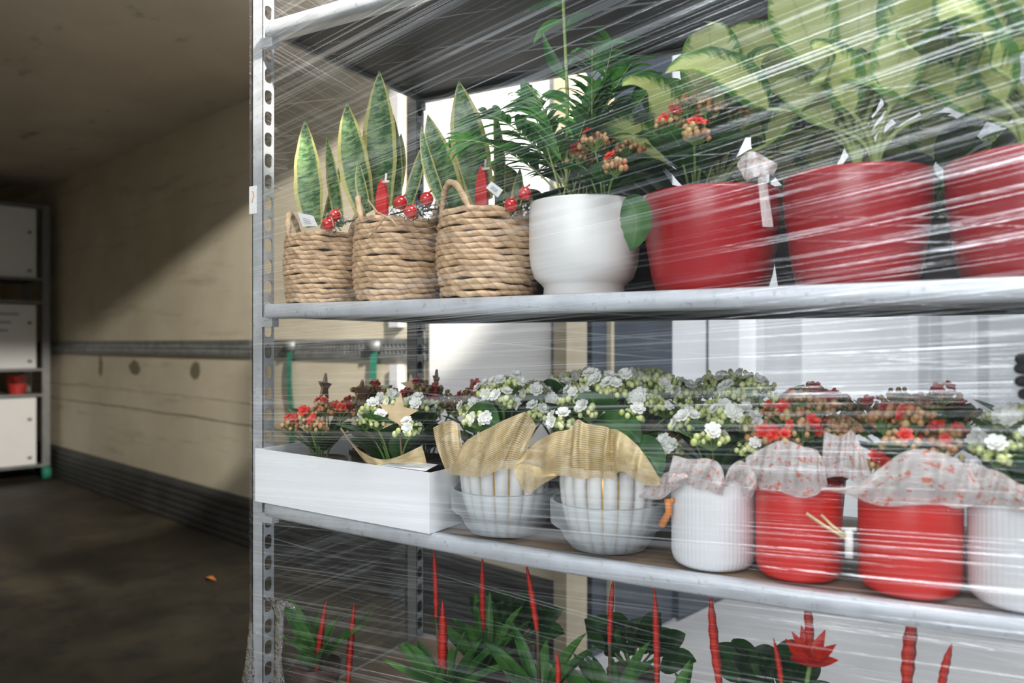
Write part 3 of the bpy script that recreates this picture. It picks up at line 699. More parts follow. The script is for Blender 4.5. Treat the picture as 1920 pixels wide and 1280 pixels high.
# --- red pots
def bowl(X, Y, z, r, h, mat, label, flare=1.):
    t = thing('planted_pot', label, 'planter', (X, Y, z), None)
    p = [(0.001, 0), (r*.74, 0), (r*.80, .006), (r*.86, .03), (r*.93, .08), (r*.985, h*.7), (r, h-.006), (r*.99, h), (r*.95, h-.004), (r*.93, h-.04), (.001, h-.04)]
    m_ = MB(); m_.lathe(p, 56, (X, Y, z)); b = m_.build('pot', M[mat], t)
    m_ = MB(); m_.lathe([(.001, h-.028), (r*.94, h-.033)], 24, (X, Y, z)); m_.build('soil', M['soil'], b); return t
rp1 = bowl(.980, .125, ZU, .122, .174, 'red_cer', 'red glazed pot with cream-leaved plant, next to the white footed bowl')
rp2 = bowl(1.220, .125, ZU, .114, .182, 'red_cer', 'red glazed pot with pale leafy plant, in the middle of the three red glazed pots')
rp3 = bowl(1.465, .125, ZU, .120, .182, 'red_cer', 'red glazed pot with dark leafy plant, third from the white footed bowl')
dief(rp1, (.98, .17), ZU+.17, .13, [(3.0, 1.1, .22, .05, 0), (-2.2, .9, .20, .05, 0), (-.6, 1.1, .20, .05, 0), (1.2, 1.2, .22, .05, 0), (2.2, 1.0, .2, .05, 0), (-1.5, 1.35, .26, .055, 1), (.4, .9, .2, .05, 0), (-2.9, .7, .2, .045, 0), (.15, .62, .19, .05, 0), (.9, .75, .18, .05, 0), (-.25, .75, .17, .045, 0)])
kalanchoe(rp1, (.965, .085), .085, ZU+.345, ZU+.18, 'orange', 22, 7, 12, 2, leafs=.95)
dief(rp2, (1.22, .14), ZU+.18, .19, [(3.1, 1.0, .24, .06, 1), (-2.3, 1.15, .26, .06, 1), (-.7, 1.1, .25, .06, 0), (1.2, 1.2, .24, .06, 1), (2.3, 1.0, .25, .06, 0), (-1.4, 1.4, .28, .065, 1), (.3, 1.0, .25, .06, 1), (-2.7, .7, .22, .05, 0), (-.2, .65, .2, .05, 0), (2.9, 1.35, .27, .06, 1), (2.95, .55, .2, .05, 0), (2.4, .6, .2, .05, 0)])
dief(rp2, (1.25, .12), ZU+.18, .11, [(i*1.05, .9+.1*(i % 3), .17, .042, i % 2) for i in range(6)])
dief(rp3, (1.47, .14), ZU+.18, .17, [(3.0, .9, .24, .065, 0), (-2.4, 1.1, .25, .065, 0), (-.8, 1.1, .25, .06, 0), (1.2, 1.2, .24, .06, 0), (2.3, 1.0, .25, .06, 0), (-1.5, 1.3, .26, .065, 0), (-2.9, .6, .22, .055, 0), (-2.0, .7, .22, .055, 0)])
dief(rp3, (1.45, .10), ZU+.18, .09, [(i*1.05+2, .8+.1*(i % 3), .17, .045, 0) for i in range(6)])
# ribbon bow with clip on the first red pot
m_ = MB(); loft(m_, PP([(1382, 310, 0), (1398, 285, -.01), (1425, 290, -.01), (1458, 305, 0)]), PP([(1388, 322, 0), (1400, 336, -.01), (1428, 330, -.012), (1452, 322, 0)]), 24, 6, .005, 5); m_.build('sheer_bow', M['tulle'], rp1)
m_ = MB(); loft(m_, PP([(1420, 325, -.004), (1436, 325, -.004)]), PP([(1430, 425, -.006), (1450, 425, -.006)]), 4, 8, .001, 2); m_.build('ribbon_tail', M['tulle'], rp1)
# dark planted pots standing behind the front row
back = ((.12, .36, 'dark leafy plant behind the leftmost rope basket'), (.34, .38, 'dark leafy plant behind the middle rope basket'),
        (.56, .37, 'variegated leafy plant behind the rope basket that stands next to the white bowl'), (.745, .40, 'variegated leafy plant behind the white footed bowl'),
        (.93, .41, 'leafy plant behind the gap between the white bowl and the first red pot'), (1.115, .41, 'leafy plant behind the first red glazed pot'),
        (1.30, .41, 'leafy plant behind the second red glazed pot'), (1.49, .41, 'leafy plant behind the third red glazed pot'))
for i, (X, Y, lab) in enumerate(back):
    t = thing('potted_plant', lab, 'plant', (X, Y, ZU), 'plants at the back of the upper shelf')
    m_ = MB(); kq = 1 if i < 2 else 1.22; m_.lathe([(.001, 0), (.06*kq, 0), (.075*kq, .13), (.07*kq, .13), (.06*kq, .1), (.001, .1)], 24, (X, Y, ZU)); m_.build('pot', M['plastic_pot'], t)
    for q in range(10 if i == 0 else 12 if i == 1 else 36):
        az = q*2.4+i; el = (.5 if i < 2 else .15)+.8*((q*.37) % 1); ll = (.09 if i < 2 else .13)+.07*((q*.61) % 1); hgt = (.04 if i < 2 else .05+.15*((q*.29) % 1))
        base = Vector((X, Y, ZU+.1)); k1 = base+Vector((math.cos(az)*math.cos(el), math.sin(az)*math.cos(el), math.sin(el)))*hgt
        e = k1+Vector((math.cos(az)*math.cos(el)*ll, math.sin(az)*math.cos(el)*ll, math.sin(el)*ll*.6)); mid = (k1+e)/2+Vector((0, 0, .03))
        m_ = MB(); m_.tube([base, k1], .003, 5); m_.m = 1
        m_.blade(bez(k1, mid, e, 8), [.003, .024, .034, .038, .038, .033, .025, .014, .001], Vector((0, -.6, .8)), .2)
        m_.build('leaf', [M['stem'], M['dief' if (i in (2, 3) and q % 3 == 0) or (i > 4 and q % 2 == 0) else 'fill']], t)

# ================================================================== LOWER SHELF
def zl(X): return ZL+sag(X)
# white cardboard tray
t = thing('cardboard_tray', 'open white cardboard tray of kalanchoe plants at the left of the lower shelf', 'tray', (.23, .16, .812))
X0, X1, Ya, Yb = -.026, .468, -.029, .36; th = .004
def tz(X): return zl(X)+.001
def wallq(mb, a, b, h, nrm):
    a, b, nrm = Vector(a), Vector(b), Vector(nrm)*th
    vs = []
    for p in (a, b):
        for z in (tz(p.x), tz(p.x)+h): vs += [(p.x, p.y, z), (p.x+nrm.x, p.y+nrm.y, z)]
    mb.add(vs, [(0, 2, 6, 4), (1, 5, 7, 3), (2, 3, 7, 6), (0, 4, 5, 1), (0, 1, 3, 2), (4, 5, 7, 6)])
for nm, a, b, nr, h in (('front_panel', (X0, Ya, 0), (X1, Ya, 0), (0, 1, 0), .120), ('side_panel', (X1, Ya+th, 0), (X1, Yb-th, 0), (-1, 0, 0), .119), ('side_panel', (X0, Ya+th, 0), (X0, Yb-th, 0), (1, 0, 0), .119), ('back_panel', (X0, Yb, 0), (X1, Yb, 0), (0, -1, 0), .120)):
    m_ = MB(); wallq(m_, a, b, h, nr); m_.build(nm, M['white_card'], t, False)
m_ = MB(); m_.grid(lambda u, v: Vector((X0+u*(X1-X0), Ya+v*(Yb-Ya), tz(X0+u*(X1-X0))+.002)), 8, 1); m_.build('base', M['white_card'], t, False)
m_ = MB(); p = Vector((.33, Ya+.0050, tz(.33)+.1215)); m_.add([p, p+Vector((.125, 0, -.0025)), p+Vector((.118, .05, .003)), p+Vector((.008, .05, .006))], [(0, 1, 2, 3)]); m_.build('folded_flap', M['white_card'], t, False)

def star(t, px, py, Y, rpx, yaw=0., stick=.09, mat='wood_pale', tilt=.15):
    c = pt(px, py, Y); r = rpx/ppm(px, Y); poly = []
    for i in range(10):
        a = PI/2+i*PI/5; q = r if i % 2 == 0 else r*.42; poly.append((q*math.cos(a), q*math.sin(a)))
    Mx = Matrix.Translation(c) @ Matrix.Rotation(TH+yaw, 4, 'Z') @ Matrix.Rotation(tilt, 4, 'Y')
    m_ = MB(); m_.prism(poly, .006, Mx); s_ = m_.build('wooden_star', M[mat], t, False)
    m_ = MB(); m_.tube([c+Vector((0, .004, -r*.3)), c+Vector((.004, .01, -r-stick))], .002, 6); m_.build('stick', M['wood_dark'], s_)
def kplant(X, Y, label, colour, seed, top, Rd=.08, pot='plastic_pot', group=None, ph=.10, pr=.055, heads=9, nb=2, nleaf=10):
    z0 = zl(X)+.004; t = thing('potted_kalanchoe', label, 'plant', (X, Y, z0), group)
    m_ = MB(); m_.lathe([(.001, 0), (pr*.8, 0), (pr, ph), (pr*1.06, ph), (pr*1.06, ph-.012), (pr*.94, ph-.014), (.001, ph-.014)], 24, (X, Y, z0)); m_.build('pot', M[pot], t)
    kalanchoe(t, (X, Y), Rd, top, z0+ph, colour, seed, heads, nleaf, nb); return t
g = 'kalanchoes in the cardboard tray'
k1 = kplant(.098, .055, 'red kalanchoe at the corner of the white tray beside the slotted post', 'red', 31, 1.055, .075, 'plastic_pot', g, heads=8, nb=3)
k2 = kplant(.325, .045, 'white kalanchoe with pale wooden star in the front of the tray', 'white', 32, 1.070, .095, 'white_matt', g, heads=12, nb=3, nleaf=12)
k3 = kplant(.10, .23, 'dull red kalanchoe with thin wooden pick, behind the bright red one in the tray', 'dark', 33, 1.075, .078, 'plastic_pot', g)
k4 = kplant(.27, .22, 'brownish red kalanchoe behind the pale wooden star', 'dark', 34, 1.085, .078, 'plastic_pot', g)
k5 = kplant(.40, .27, 'dark red kalanchoe with a small upright wooden star, at the back of the tray', 'dark', 35, 1.09, .075, 'plastic_pot', g)
star(k2, 746, 775, -.005, 40, .0, .07); star(k5, 772, 722, .22, 22, .1, .09, 'wood_pale', -.1)
star(k3, 609, 725, .16, 26, 1.35, .07, 'wood_dark'); star(k4, 677, 735, .16, 24, 1.0, .07, 'wood_dark')
star(k5, 818, 712, .30, 20, 1.4, .07, 'wood_dark')
m_ = MB(); loft(m_, PP([(640, 800, -.01), (668, 838, -.02), (720, 862, -.02), (790, 835, -.01)]), PP([(640, 808, -.01), (690, 868, -.02), (735, 868, -.02), (800, 870, -.01)]), 30, 6, .003, 5); m_.build('gold_ribbon', M['goldnet'], k2)
m_ = MB(); m_.tube(PP([(612, 868, .02), (650, 873, .0), (672, 876, .0)]), .006, 8); m_.build('red_band', M['red_card'], k1)

# --- ribbed white-and-gold pots in clear plastic bowls
def ribbed(X, Y, label, seed, ribbon, top, colour='white', Rd=.10, yr=0, rowg='ribbed pots in clear bowls', nb=3, heads=13):
    z0 = zl(X); t = thing('planted_pot', label, 'planter', (X, Y, z0), rowg)
    r, h, nf = .080, .148, 17
    m_ = MB(); m_.lathe([(.001, .006), (r*.66, .006), (r*.76, .03), (r*.86, .06), (r*.93, .09), (r*.95, h-.006), (r*.90, h), (r*.8, h-.01), (.001, h-.02)], 44, (X, Y, z0)); p = m_.build('pot', M['gold'], t)
    for i in range(nf):
        a = 2*PI*i/nf; m_ = MB(); P = []; rs = []
        for (f, z) in ((.62, .004), (.74, .025), (.86, .055), (.94, .09), (.97, .12), (.965, h-.004), (.93, h+.002)):
            P.append((X+r*f*math.cos(a), Y+r*f*math.sin(a), z0+z)); rs.append(.0137*f)
        m_.tube(P, rs, 8); m_.build('flute', M['white_cer'], p)
    m_ = MB(); m_.lathe([(.055, .0), (.070, .004), (.082, .02), (.092, .040), (.103, .044), (.107, .048), (.108, .086), (.105, .091), (.101, .088)], 48, (X, Y, z0)); m_.build('clear_bowl', M['clear'], t)
    kalanchoe(t, (X, Y+.01), Rd, top, z0+h-.01, colour, seed, heads, 12, nb); return t
pa = ribbed(.578, .075, 'white and gold ribbed pot in clear bowl, white flowers, nearest the cardboard tray', 41, 1, 1.105)
pb = ribbed(.802, .075, 'white and gold ribbed pot in clear bowl, next to the plain white pot', 42, 1, 1.11, Rd=.115, heads=15)
def gold(t, top, bot, k_=5, pl=.004, n=30): m_ = MB(); loft(m_, PP(top), PP(bot), n, 12, pl, k_, .006, k_); m_.build('gold_ribbon', M['goldnet'], t)
gold(pa, [(812, 800, .0), (830, 792, -.008), (850, 790, -.012), (862, 800, -.014)], [(836, 884, -.01), (850, 872, -.016), (866, 868, -.02), (882, 876, -.024)], 3)
gold(pa, [(850, 856, -.012), (880, 824, -.024), (930, 793, -.030), (984, 773, -.030)], [(842, 888, -.014), (872, 894, -.028), (908, 890, -.036), (940, 880, -.036)], 4, .005)
gold(pa, [(984, 773, -.030), (990, 776, -.022), (998, 786, -.012), (1006, 800, -.004)], [(940, 880, -.036), (952, 878, -.030), (968, 880, -.024), (980, 886, -.018)], 2, .002)
gold(pa, [(962, 872, -.034), (985, 868, -.036), (1010, 876, -.036), (1046, 890, -.034)], [(980, 918, -.030), (992, 924, -.032), (1014, 910, -.034), (1046, 893, -.034)], 2, .002)
gold(pb, [(972, 868, -.026), (998, 832, -.032), (1036, 812, -.036), (1066, 806, -.037), (1084, 784, -.034), (1102, 795, -.037), (1140, 802, -.038), (1142, 804, -.026)],
     [(976, 872, -.026), (1006, 888, -.032), (1040, 892, -.036), (1066, 894, -.037), (1090, 896, -.037), (1110, 896, -.038), (1138, 898, -.038), (1150, 898, -.030)], 7, .005, 50)
gold(pb, [(1142, 803, -.028), (1160, 808, -.034), (1186, 826, -.033), (1210, 852, -.028), (1238, 900, -.016)], [(1150, 894, -.030), (1165, 885, -.036), (1186, 895, -.035), (1210, 908, -.030), (1236, 914, -.018)], 4, .004)
for P0, P1, P2 in (((1165, 850, -.0), (1215, 830, -.02), (1238, 895, -.02)), ((1100, 815, .02), (1170, 780, .0), (1200, 830, -.01)), ((870, 800, .02), (905, 765, .0), (935, 800, -.01))):
    m_ = MB(); m_.blade(bez(pt(*P0), pt(*P1), pt(*P2), 10), [.006, .016, .024, .029, .032, .033, .031, .027, .021, .012, .001], Vector((.1, -.9, .4)), .15); m_.build('leaf', M['kleaf'], pb if P0[0] > 1000 else pa)
# --- cylinder pots with printed sheer ribbon
def cyl(X, Y, r, h, mat, label, colour, seed, top, heads=11, nb=2, Rd=.085, ribbed_=False, group='cylinder pots with printed ribbon on the lower shelf'):
    z0 = zl(X)+.001; t = thing('planted_pot', label, 'planter', (X, Y, z0), group)
    md = (lambda a, q, z: q+.0006*math.cos(a*60)) if ribbed_ else None
    m_ = MB(); m_.lathe([(.001, 0), (r*.88, 0), (r*.95, .006), (r, .018), (r, h-.004), (r*.98, h), (r*.94, h-.004), (r*.93, h-.02), (.001, h-.02)], 180 if ribbed_ else 48, (X, Y, z0), md); m_.build('pot', M[mat], t)
    kalanchoe(t, (X, Y+.005), Rd, top, z0+h-.005, colour, seed, heads, 11, nb); return t
c1 = cyl(1.000, .07, .070, .150, 'white_matt', 'plain white cylinder pot with white flowers, next to the ribbed pots', 'white', 51, 1.075, 11, 3, .09, True)
c2 = cyl(1.140, .07, .067, .150, 'red_tin', 'glossy red cylinder pot with red flowers, beside the plain white pot', 'red', 52, 1.085, 12, 2, .08)
c3 = cyl(1.302, .065, .072, .150, 'red_tin', 'glossy red cylinder pot with yellowish red flowers, before the white one at the frame edge', 'red', 53, 1.08, 12, 2, .085)
c4 = cyl(1.452, .065, .074, .150, 'white_matt', 'plain white cylinder pot with white flowers at the frame edge', 'white', 54, 1.075, 12, 3, .09, True)
def rib(t, top, bot, k=9, pl=.006, n=50): m_ = MB(); loft(m_, PP(top), PP(bot), n, 10, pl, k, .006); m_.build('sheer_ribbon', M['tulle'], t)
rib(c1, [(1262, 855, -.006), (1290, 858, -.012), (1325, 860, -.016), (1352, 875, -.014), (1362, 905, -.01)], [(1256, 925, -.006), (1285, 905, -.014), (1310, 918, -.018), (1335, 922, -.018), (1356, 928, -.01)], 5)
rib(c1, [(1210, 915, .0), (1235, 892, -.006), (1262, 880, -.01), (1295, 895, -.012)], [(1200, 935, .0), (1236, 935, -.006), (1262, 918, -.01), (1290, 905, -.012)], 3)
rib(c1, [(1366, 880, -.01), (1390, 862, -.02), (1415, 885, -.022), (1420, 915, -.016)], [(1362, 915, -.01), (1385, 905, -.012), (1395, 930, -.016), (1408, 936, -.016)], 3)
rib(c2, [(1398, 860, .0), (1435, 835, -.01), (1480, 828, -.016), (1520, 840, -.014), (1545, 860, -.005)], [(1405, 900, .0), (1430, 915, -.012), (1480, 928, -.02), (1530, 928, -.018), (1552, 910, -.005)], 7)
rib(c2, [(1545, 810, .01), (1575, 815, -.005), (1600, 812, -.01), (1618, 840, -.01)], [(1545, 900, .0), (1575, 890, -.01), (1600, 905, -.015), (1640, 910, -.015)], 5)
rib(c3, [(1540, 915, -.01), (1600, 908, -.02), (1650, 880, -.025), (1700, 842, -.026), (1760, 850, -.026), (1812, 868, -.016), (1830, 900, -.005)], [(1545, 922, -.01), (1600, 928, -.022), (1645, 950, -.03), (1700, 945, -.032), (1760, 948, -.03), (1800, 950, -.018), (1862, 936, -.01)], 9)
rib(c4, [(1818, 862, .0), (1860, 880, -.02), (1920, 905, -.03), (1990, 900, -.03)], [(1800, 935, .0), (1850, 945, -.02), (1920, 958, -.034), (1990, 960, -.034)], 7)
# small things among those pots: wooden pick and white clip
m_ = MB(); m_.tube(PP([(1512, 962, -.014), (1545, 985, -.016), (1585, 1008, -.02)]), .0024, 6); m_.tube(PP([(1540, 965, -.012), (1560, 985, -.016), (1585, 1004, -.02)]), .002, 6); m_.build('wooden_pick', M['wood_pale'], c2)
m_ = MB(); m_.tube(PP([(1592, 992, -.015), (1592, 1045, -.015)]), .006, 8); m_.tube(PP([(1578, 992, -.015), (1606, 992, -.015)]), .003, 8); m_.build('white_clip', M['white_cer'], c2)
m_ = MB(); m_.tube(PP([(1252, 935, .02), (1254, 960, .02), (1240, 985, .02)]), .006, 8); m_.tube(PP([(1262, 935, .02), (1254, 945, .02)]), .004, 8); m_.build('coral_tag', M['orange'], c1)

# --- back rows of kalanchoes on the lower shelf
rows = [(.62, .26, 'white'), (.82, .27, 'white'), (1.02, .24, 'white'), (.56, .44, 'white'), (.74, .45, 'white'), (.93, .45, 'white'), (1.13, .25, 'dark'), (1.31, .23, 'dark'), (1.49, .24, 'white')]
ord_ = ['first', 'second', 'third']
labs = ['white kalanchoe behind the ribbed pot nearest the tray', 'white kalanchoe with gold mesh ribbon behind the second ribbed pot', 'white kalanchoe with gold mesh ribbon behind the plain white pot',
        'small-budded kalanchoe at the rear edge of the shelf, nearest the rear post', 'small-budded kalanchoe at the rear edge, in front of the white wall panel', 'small-budded kalanchoe at the rear edge, in front of the dark dock pad',
        'dark red kalanchoe behind the red pot with red flowers', 'brownish red kalanchoe behind the pot with yellowish red flowers', 'white kalanchoe behind the white pot at the frame edge']
for i, (X, Y, colr) in enumerate(rows):
    tp = (1.10, 1.115, 1.10, 1.11, 1.118, 1.118, 1.10, 1.10, 1.085)[i]
    kk = kplant(X, Y, labs[i], colr, 60+i, tp, .095, 'white_matt' if colr == 'white' else 'red_tin', 'kalanchoes behind the front row of the lower shelf', .14, .06, 12, (1 if i in (3, 4, 5) else 2), 9)
    if i in (1, 2):
        c0 = Vector((X, Y, zl(X)+.17)); m_ = MB(); TP = []; BT = []
        for q in range(9):
            a = -PI*1.0+q*PI/8*1.0; TP.append(c0+Vector((.115*math.cos(a), .10*math.sin(a), .055+.03*math.sin(q*1.9)))); BT.append(c0+Vector((.075*math.cos(a), .072*math.sin(a), -.02)))
        loft(m_, TP, BT, 60, 10, .006, 13); m_.build('gold_ribbon', M['goldnet'], kk)
m_ = MB()

# ================================================================== BOTTOM SHELF: red spiked bromeliads
def vriesea(X, Y, label, spikes, seed, nleaf=12, star_=None):
    t = thing('bromeliad', label, 'plant', (X, Y, ZB), 'red-spiked bromeliads on the bottom shelf'); rr = random.Random(seed)
    m_ = MB(); m_.lathe([(.001, 0), (.045, 0), (.058, .09), (.055, .09), (.05, .075), (.001, .075)], 24, (X, Y, ZB)); m_.build('pot', M['plastic_pot'], t)
    c = Vector((X, Y, ZB+.07))
    for i in range(nleaf):
        a = i*2.4+seed; el = rr.uniform(.75, 1.3); ll = rr.uniform(.11, .19)
        dr = Vector((math.cos(a)*math.cos(el), math.sin(a)*math.cos(el), math.sin(el)))
        e = c+dr*ll+Vector((math.cos(a), math.sin(a), -.35))*.04*rr.uniform(.2, 1.2); m_ = MB(); hw = rr.uniform(.013, .019)
        m_.blade(bez(c, c+dr*ll*.65, e, 9), [hw*x for x in (.6, .9, 1, 1, 1, .95, .85, .65, .38, .02)], Vector((math.cos(a)*-.4, -.5, .9)), .3); m_.build('leaf', M['strapleaf'], t)
    for (tx, ty, bx, by, wpx, low, Ys) in spikes:
        e = pt(tx, ty, Ys); b = pt(bx, by, Ys); hw = wpx/2/ppm(bx, Ys); m_ = MB(); N = 12; P = bez(b, (b+e)/2+Vector((.004*(1 if seed % 2 else -1), 0, 0)), e, N)
        prof = [.55, .7, .85, .95, 1, 1, 1, .97, .9, .78, .6, .36, .04]
        # flat overlapping bracts: a thick lens-shaped sword
        vs = []; fs = []
        for i, p in enumerate(P):
            q = hw*prof[i]*(1+.10*((i % 2)*2-1)); s_ = Vector((UX, UY, 0))*q; n_ = Vector((UY, -UX, 0))*q*.4
            vs += [p-s_, p+n_, p+s_, p-n_]
        for i in range(N):
            for j in range(4): fs.append((i*4+j, i*4+(j+1) % 4, (i+1)*4+(j+1) % 4, (i+1)*4+j))
        uv = [(.5, i/N) for i in range(N+1) for _ in range(4)]
        m_.add(vs, fs, uv); s2 = m_.build('flower_spike', M['sword'], t)
        m_ = MB(); m_.tube(bez(c, Vector((b.x, b.y, b.z))*.5+c*.5, b+Vector((0, 0, .01)), 8), .0038, 6); m_.build('stalk', M['brown_stem' if low else 'stem'], t)
    if star_:
        c2 = pt(*star_)
        for i in range(14):
            a = i*2*PI/14; el = .35+.35*(i % 3); dr = Vector((math.cos(a)*math.cos(el), math.sin(a)*math.cos(el), math.sin(el)))
            m_ = MB(); m_.blade(bez(c2, c2+dr*.03, c2+dr*(.045+.008*(i % 3)), 5), [.006, .010, .011, .009, .005, .0005], Vector((0, -.5, .9)), .2); m_.build('red_bract', M['p_red'], t)
    return t
V = [((612, 1125, 588, 1290, 13, 0, .08), (665, 1130, 652, 1290, 13, 0, .14)), ((830, 1125, 828, 1290, 18, 0, .10), (813, 1022, 818, 1165, 10, 1, .17)), ((905, 1040, 907, 1185, 11, 1, .26),),
     ((986, 1055, 1008, 1190, 12, 1, .16), (1044, 1222, 1046, 1290, 11, 0, .06)), ((1151, 1075, 1143, 1215, 11, 1, .20),), ((1226, 1092, 1232, 1290, 13, 0, .12),), ((1332, 1108, 1350, 1290, 18, 0, .10),),
     ((1450, 1195, 1466, 1290, 11, 0, .08), (1509, 1092, 1520, 1250, 17, 0, .10)), ((1716, 1120, 1700, 1300, 27, 0, .09), (1785, 1205, 1764, 1300, 18, 0, .07))]
VL = ['bromeliad with two slim red spikes, nearest the slotted front post', 'bromeliad with a thick red spike and a thin one, before the rear post', 'bromeliad with one straight red spike on a brown stalk, right of the rear post',
      'bromeliad with a leaning red spike among bright green leaves', 'bromeliad with one thin dull red spike bending to a dark stalk', 'bromeliad with one slim upright red spike, below the plain white pot', 'bromeliad with one broad slanting red spike, below the red pots',
      'bromeliad with a star of red bracts under its red spike', 'bromeliad with the widest red spike and a shorter one']
for i, s_ in enumerate(V):
    q = s_[0]; b = pt(q[2], min(q[3], 1280), q[6])
    vriesea(b.x+.0, q[6]+.01, VL[i], s_, i, 14 if i in (3, 2) else 11, (1520, 1245, .085) if i == 7 else None)
# leafy dark fillers behind the bromeliads
for X, Y, lab in ((.40, .40, 'dark round-leaved plant at the back of the bottom shelf, by the rear post'), (.72, .40, 'dark round-leaved plant on the bottom shelf in front of the dock pad'), (1.02, .38, 'dark round-leaved plant at the back of the bottom shelf, below the white pot')):
    t = thing('potted_plant', lab, 'plant', (X, Y, ZB), 'dark potted plants at the back of the bottom shelf')
    m_ = MB(); m_.lathe([(.001, 0), (.045, 0), (.06, .1), (.055, .1), (.001, .085)], 20, (X, Y, ZB)); m_.build('pot', M['plastic_pot'], t)
    for q in range(12):
        a = q*2.4; el = .4+.8*((q*.37) % 1); dr = Vector((math.cos(a)*math.cos(el), math.sin(a)*math.cos(el), math.sin(el))); b = Vector((X, Y, ZB+.09)); e = b+dr*.13
        m_ = MB(); m_.tube([b, b+dr*.08], .003, 5); m_.m = 1; m_.blade(bez(b+dr*.07, b+dr*.12+Vector((0, 0, .02)), e+dr*.03, 8), [.003, .02, .028, .031, .030, .026, .02, .011, .001], Vector((0, -.6, .8)), .2); m_.build('leaf', [M['stem'], M['fill']], t)

# ================================================================== GLOVED HAND AT THE RIGHT
t = thing('person', 'dark knitted glove of a person gripping the wrapped trolley at the frame edge', 'person', (1.56, -.1, 1.13))
def skin(name, verts, edges, radii, mat, parent):
    me = bpy.data.meshes.new(name); off = WL[parent.name]
    me.from_pydata([tuple(Vector(v)-off) for v in verts], edges, []); o = bpy.data.objects.new(name, me); COL.objects.link(o); o.parent = parent
    md = o.modifiers.new('skin', 'SKIN'); md.use_smooth_shade = True
    for i, r in enumerate(radii): me.skin_vertices[0].data[i].radius = (r, r)
    me.skin_vertices[0].data[0].use_root = True
    o.modifiers.new('sub', 'SUBSURF').levels = 2; o.modifiers['sub'].render_levels = 2
    me.materials.append(mat); return o
tips = [(1908, 672), (1906, 690), (1908, 714), (1916, 738)]
wr = pt(2085, 745, -.10); V0 = [wr, pt(2040, 722, -.10)]; E = [(0, 1)]; RR = [.030, .033]
for i, (x, y) in enumerate(tips):
    k0 = pt(1995, 680+i*22, -.10); k1 = pt(1958, 674+i*21, -.108); k2 = pt(1930, y, -.098); k3 = pt(x, y+1, -.072)
    n = len(V0); V0 += [k0, k1, k2, k3]; E += [(1, n), (n, n+1), (n+1, n+2), (n+2, n+3)]; RR += [.0125, .0095, .009, .0075]
n = len(V0); V0 += [pt(2030, 690, -.115), pt(1990, 655, -.12), pt(1965, 640, -.11)]; E += [(1, n), (n, n+1), (n+1, n+2)]; RR += [.014, .011, .009]
n = len(V0); V0 += [wr+Vector((.10, -.10, -.05)), wr+Vector((.26, -.26, -.10))]; E += [(0, n), (n, n+1)]; RR += [.036, .045]
skin('gloved_hand', V0, E, RR, M['glove'], t)

# ================================================================== STRETCH FILM
FILM = thing('stretch_film', 'clear wrinkled stretch film wrapped tightly around the flower trolley', 'film', (W/2, D/2, .2))
XA, XB, Y0, Y1 = -.073, W+.038, -.037, D+.010
def fold(ax, z, s1, s2, seed, amp=.0016):
    sl = s1+(s2-s1)*min(1, max(0, (z-.95)/.35)); q = z-sl*ax
    return amp*(noise.noise(Vector((ax*1.5+seed, q*75, 0)))*1.3+noise.noise(Vector((ax*1.2, q*24, seed+5)))*2.0)
def sheet(fn, nu, nv, name, mat):
    m_ = MB(); m_.grid(fn, nu, nv); return m_.build(name, M[mat], FILM)
zb, zt_ = .22, 2.14
def yf(x): return Y0+.033*max(0, min(1, (-.026-x)/.047))
sheet(lambda u, v: (lambda x, z: Vector((x, yf(x)-abs(fold(x, z, .05, .2, 0)), z)))(XA+u*(XB-XA), zb+v*(zt_-zb)), 160, 760, 'front_sheet', 'film')
sheet(lambda u, v: (lambda y, z: Vector((XA-abs(fold(y, z, .02, -.12, 3)), y, z)))(-.004+u*(Y1+.004), zb+v*(zt_-zb)), 24, 500, 'side_sheet', 'film_side')
sheet(lambda u, v: (lambda y, z: Vector((XB+abs(fold(y, z, .02, -.12, 6)), y, z)))(Y0+u*(Y1-Y0), zb+v*(zt_-zb)), 24, 300, 'side_sheet', 'film_side')
sheet(lambda u, v: (lambda x, z: Vector((x, Y1+abs(fold(x, z, .03, -.15, 9)), z)))(XA+u*(XB-XA), zb+v*(zt_-zb)), 50, 500, 'back_sheet', 'film_back')
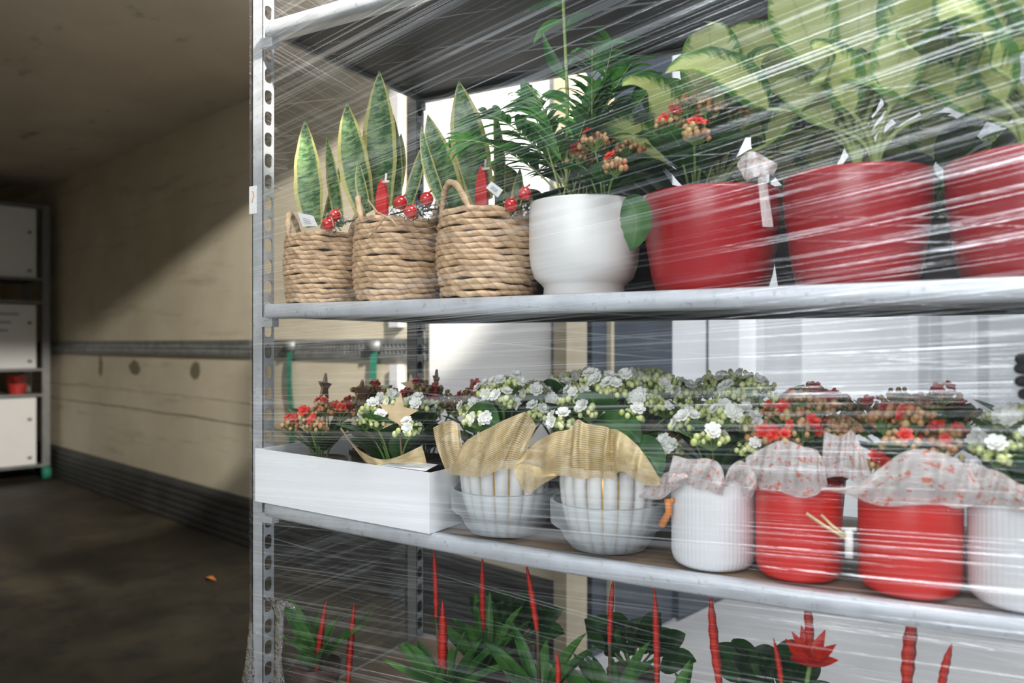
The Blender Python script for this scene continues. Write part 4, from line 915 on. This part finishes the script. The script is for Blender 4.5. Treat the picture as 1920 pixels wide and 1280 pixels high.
# loose bunched film at the post
k = NT('bunched_film'); n = k.noise(scale=70, detail=4, rough=.6)
bm = k.n('ShaderNodeBump'); bm.inputs['Strength'].default_value = 1; bm.inputs['Distance'].default_value = .01; k.l(n, bm.inputs['Height'])
gl = k.n('ShaderNodeBsdfGlossy'); gl.inputs['Roughness'].default_value = .08; k.l(bm.outputs[0], gl.inputs['Normal'])
tr = k.n('ShaderNodeBsdfTransparent'); fr = k.n('ShaderNodeFresnel'); fr.inputs[0].default_value = 1.5; k.l(bm.outputs[0], fr.inputs['Normal'])
mx = k.n('ShaderNodeMixShader'); k.l(k.math('ADD', k.math('MULTIPLY', fr.outputs[0], 1.6), .03, clamp=True), mx.inputs[0]); k.l(tr.outputs[0], mx.inputs[1]); k.l(gl.outputs[0], mx.inputs[2]); k.l(mx.outputs[0], k.out.inputs[0]); M['bunch'] = k.m
def bunch(path, rads, seed):
    P = []
    pts_ = [pt(*q) for q in path]; m_ = MB(); N = 40; n = 22
    vs = []; fs = []
    for i in range(N+1):
        s_ = i/N*(len(pts_)-1); a = min(int(s_), len(pts_)-2); f = s_-a; c = pts_[a]*(1-f)+pts_[a+1]*f; r = rads[a]*(1-f)+rads[a+1]*f
        for j in range(n):
            an = 2*PI*j/n; q = r*(1+.55*noise.noise(Vector((math.cos(an)*1.8, math.sin(an)*1.8, i*.35+seed)))); vs.append(c+Vector((q*math.cos(an), q*math.sin(an)*.45, .2*q*math.sin(an*3))))
    for i in range(N):
        for j in range(n): fs.append((i*n+j, i*n+(j+1) % n, (i+1)*n+(j+1) % n, (i+1)*n+j))
    m_.add(vs, fs); m_.build('bunched_film', M['bunch'], FILM)
bunch([(500, 1120, -.05), (520, 1128, -.052), (540, 1134, -.052), (552, 1142, -.05)], [.012, .018, .014, .003], 1)
bunch([(522, 1130, -.052), (524, 1190, -.052), (520, 1240, -.052), (528, 1330, -.052)], [.014, .011, .010, .018], 2)
bunch([(470, 1165, -.045), (468, 1225, -.048), (465, 1270, -.05), (460, 1340, -.05)], [.004, .011, .016, .018], 3)
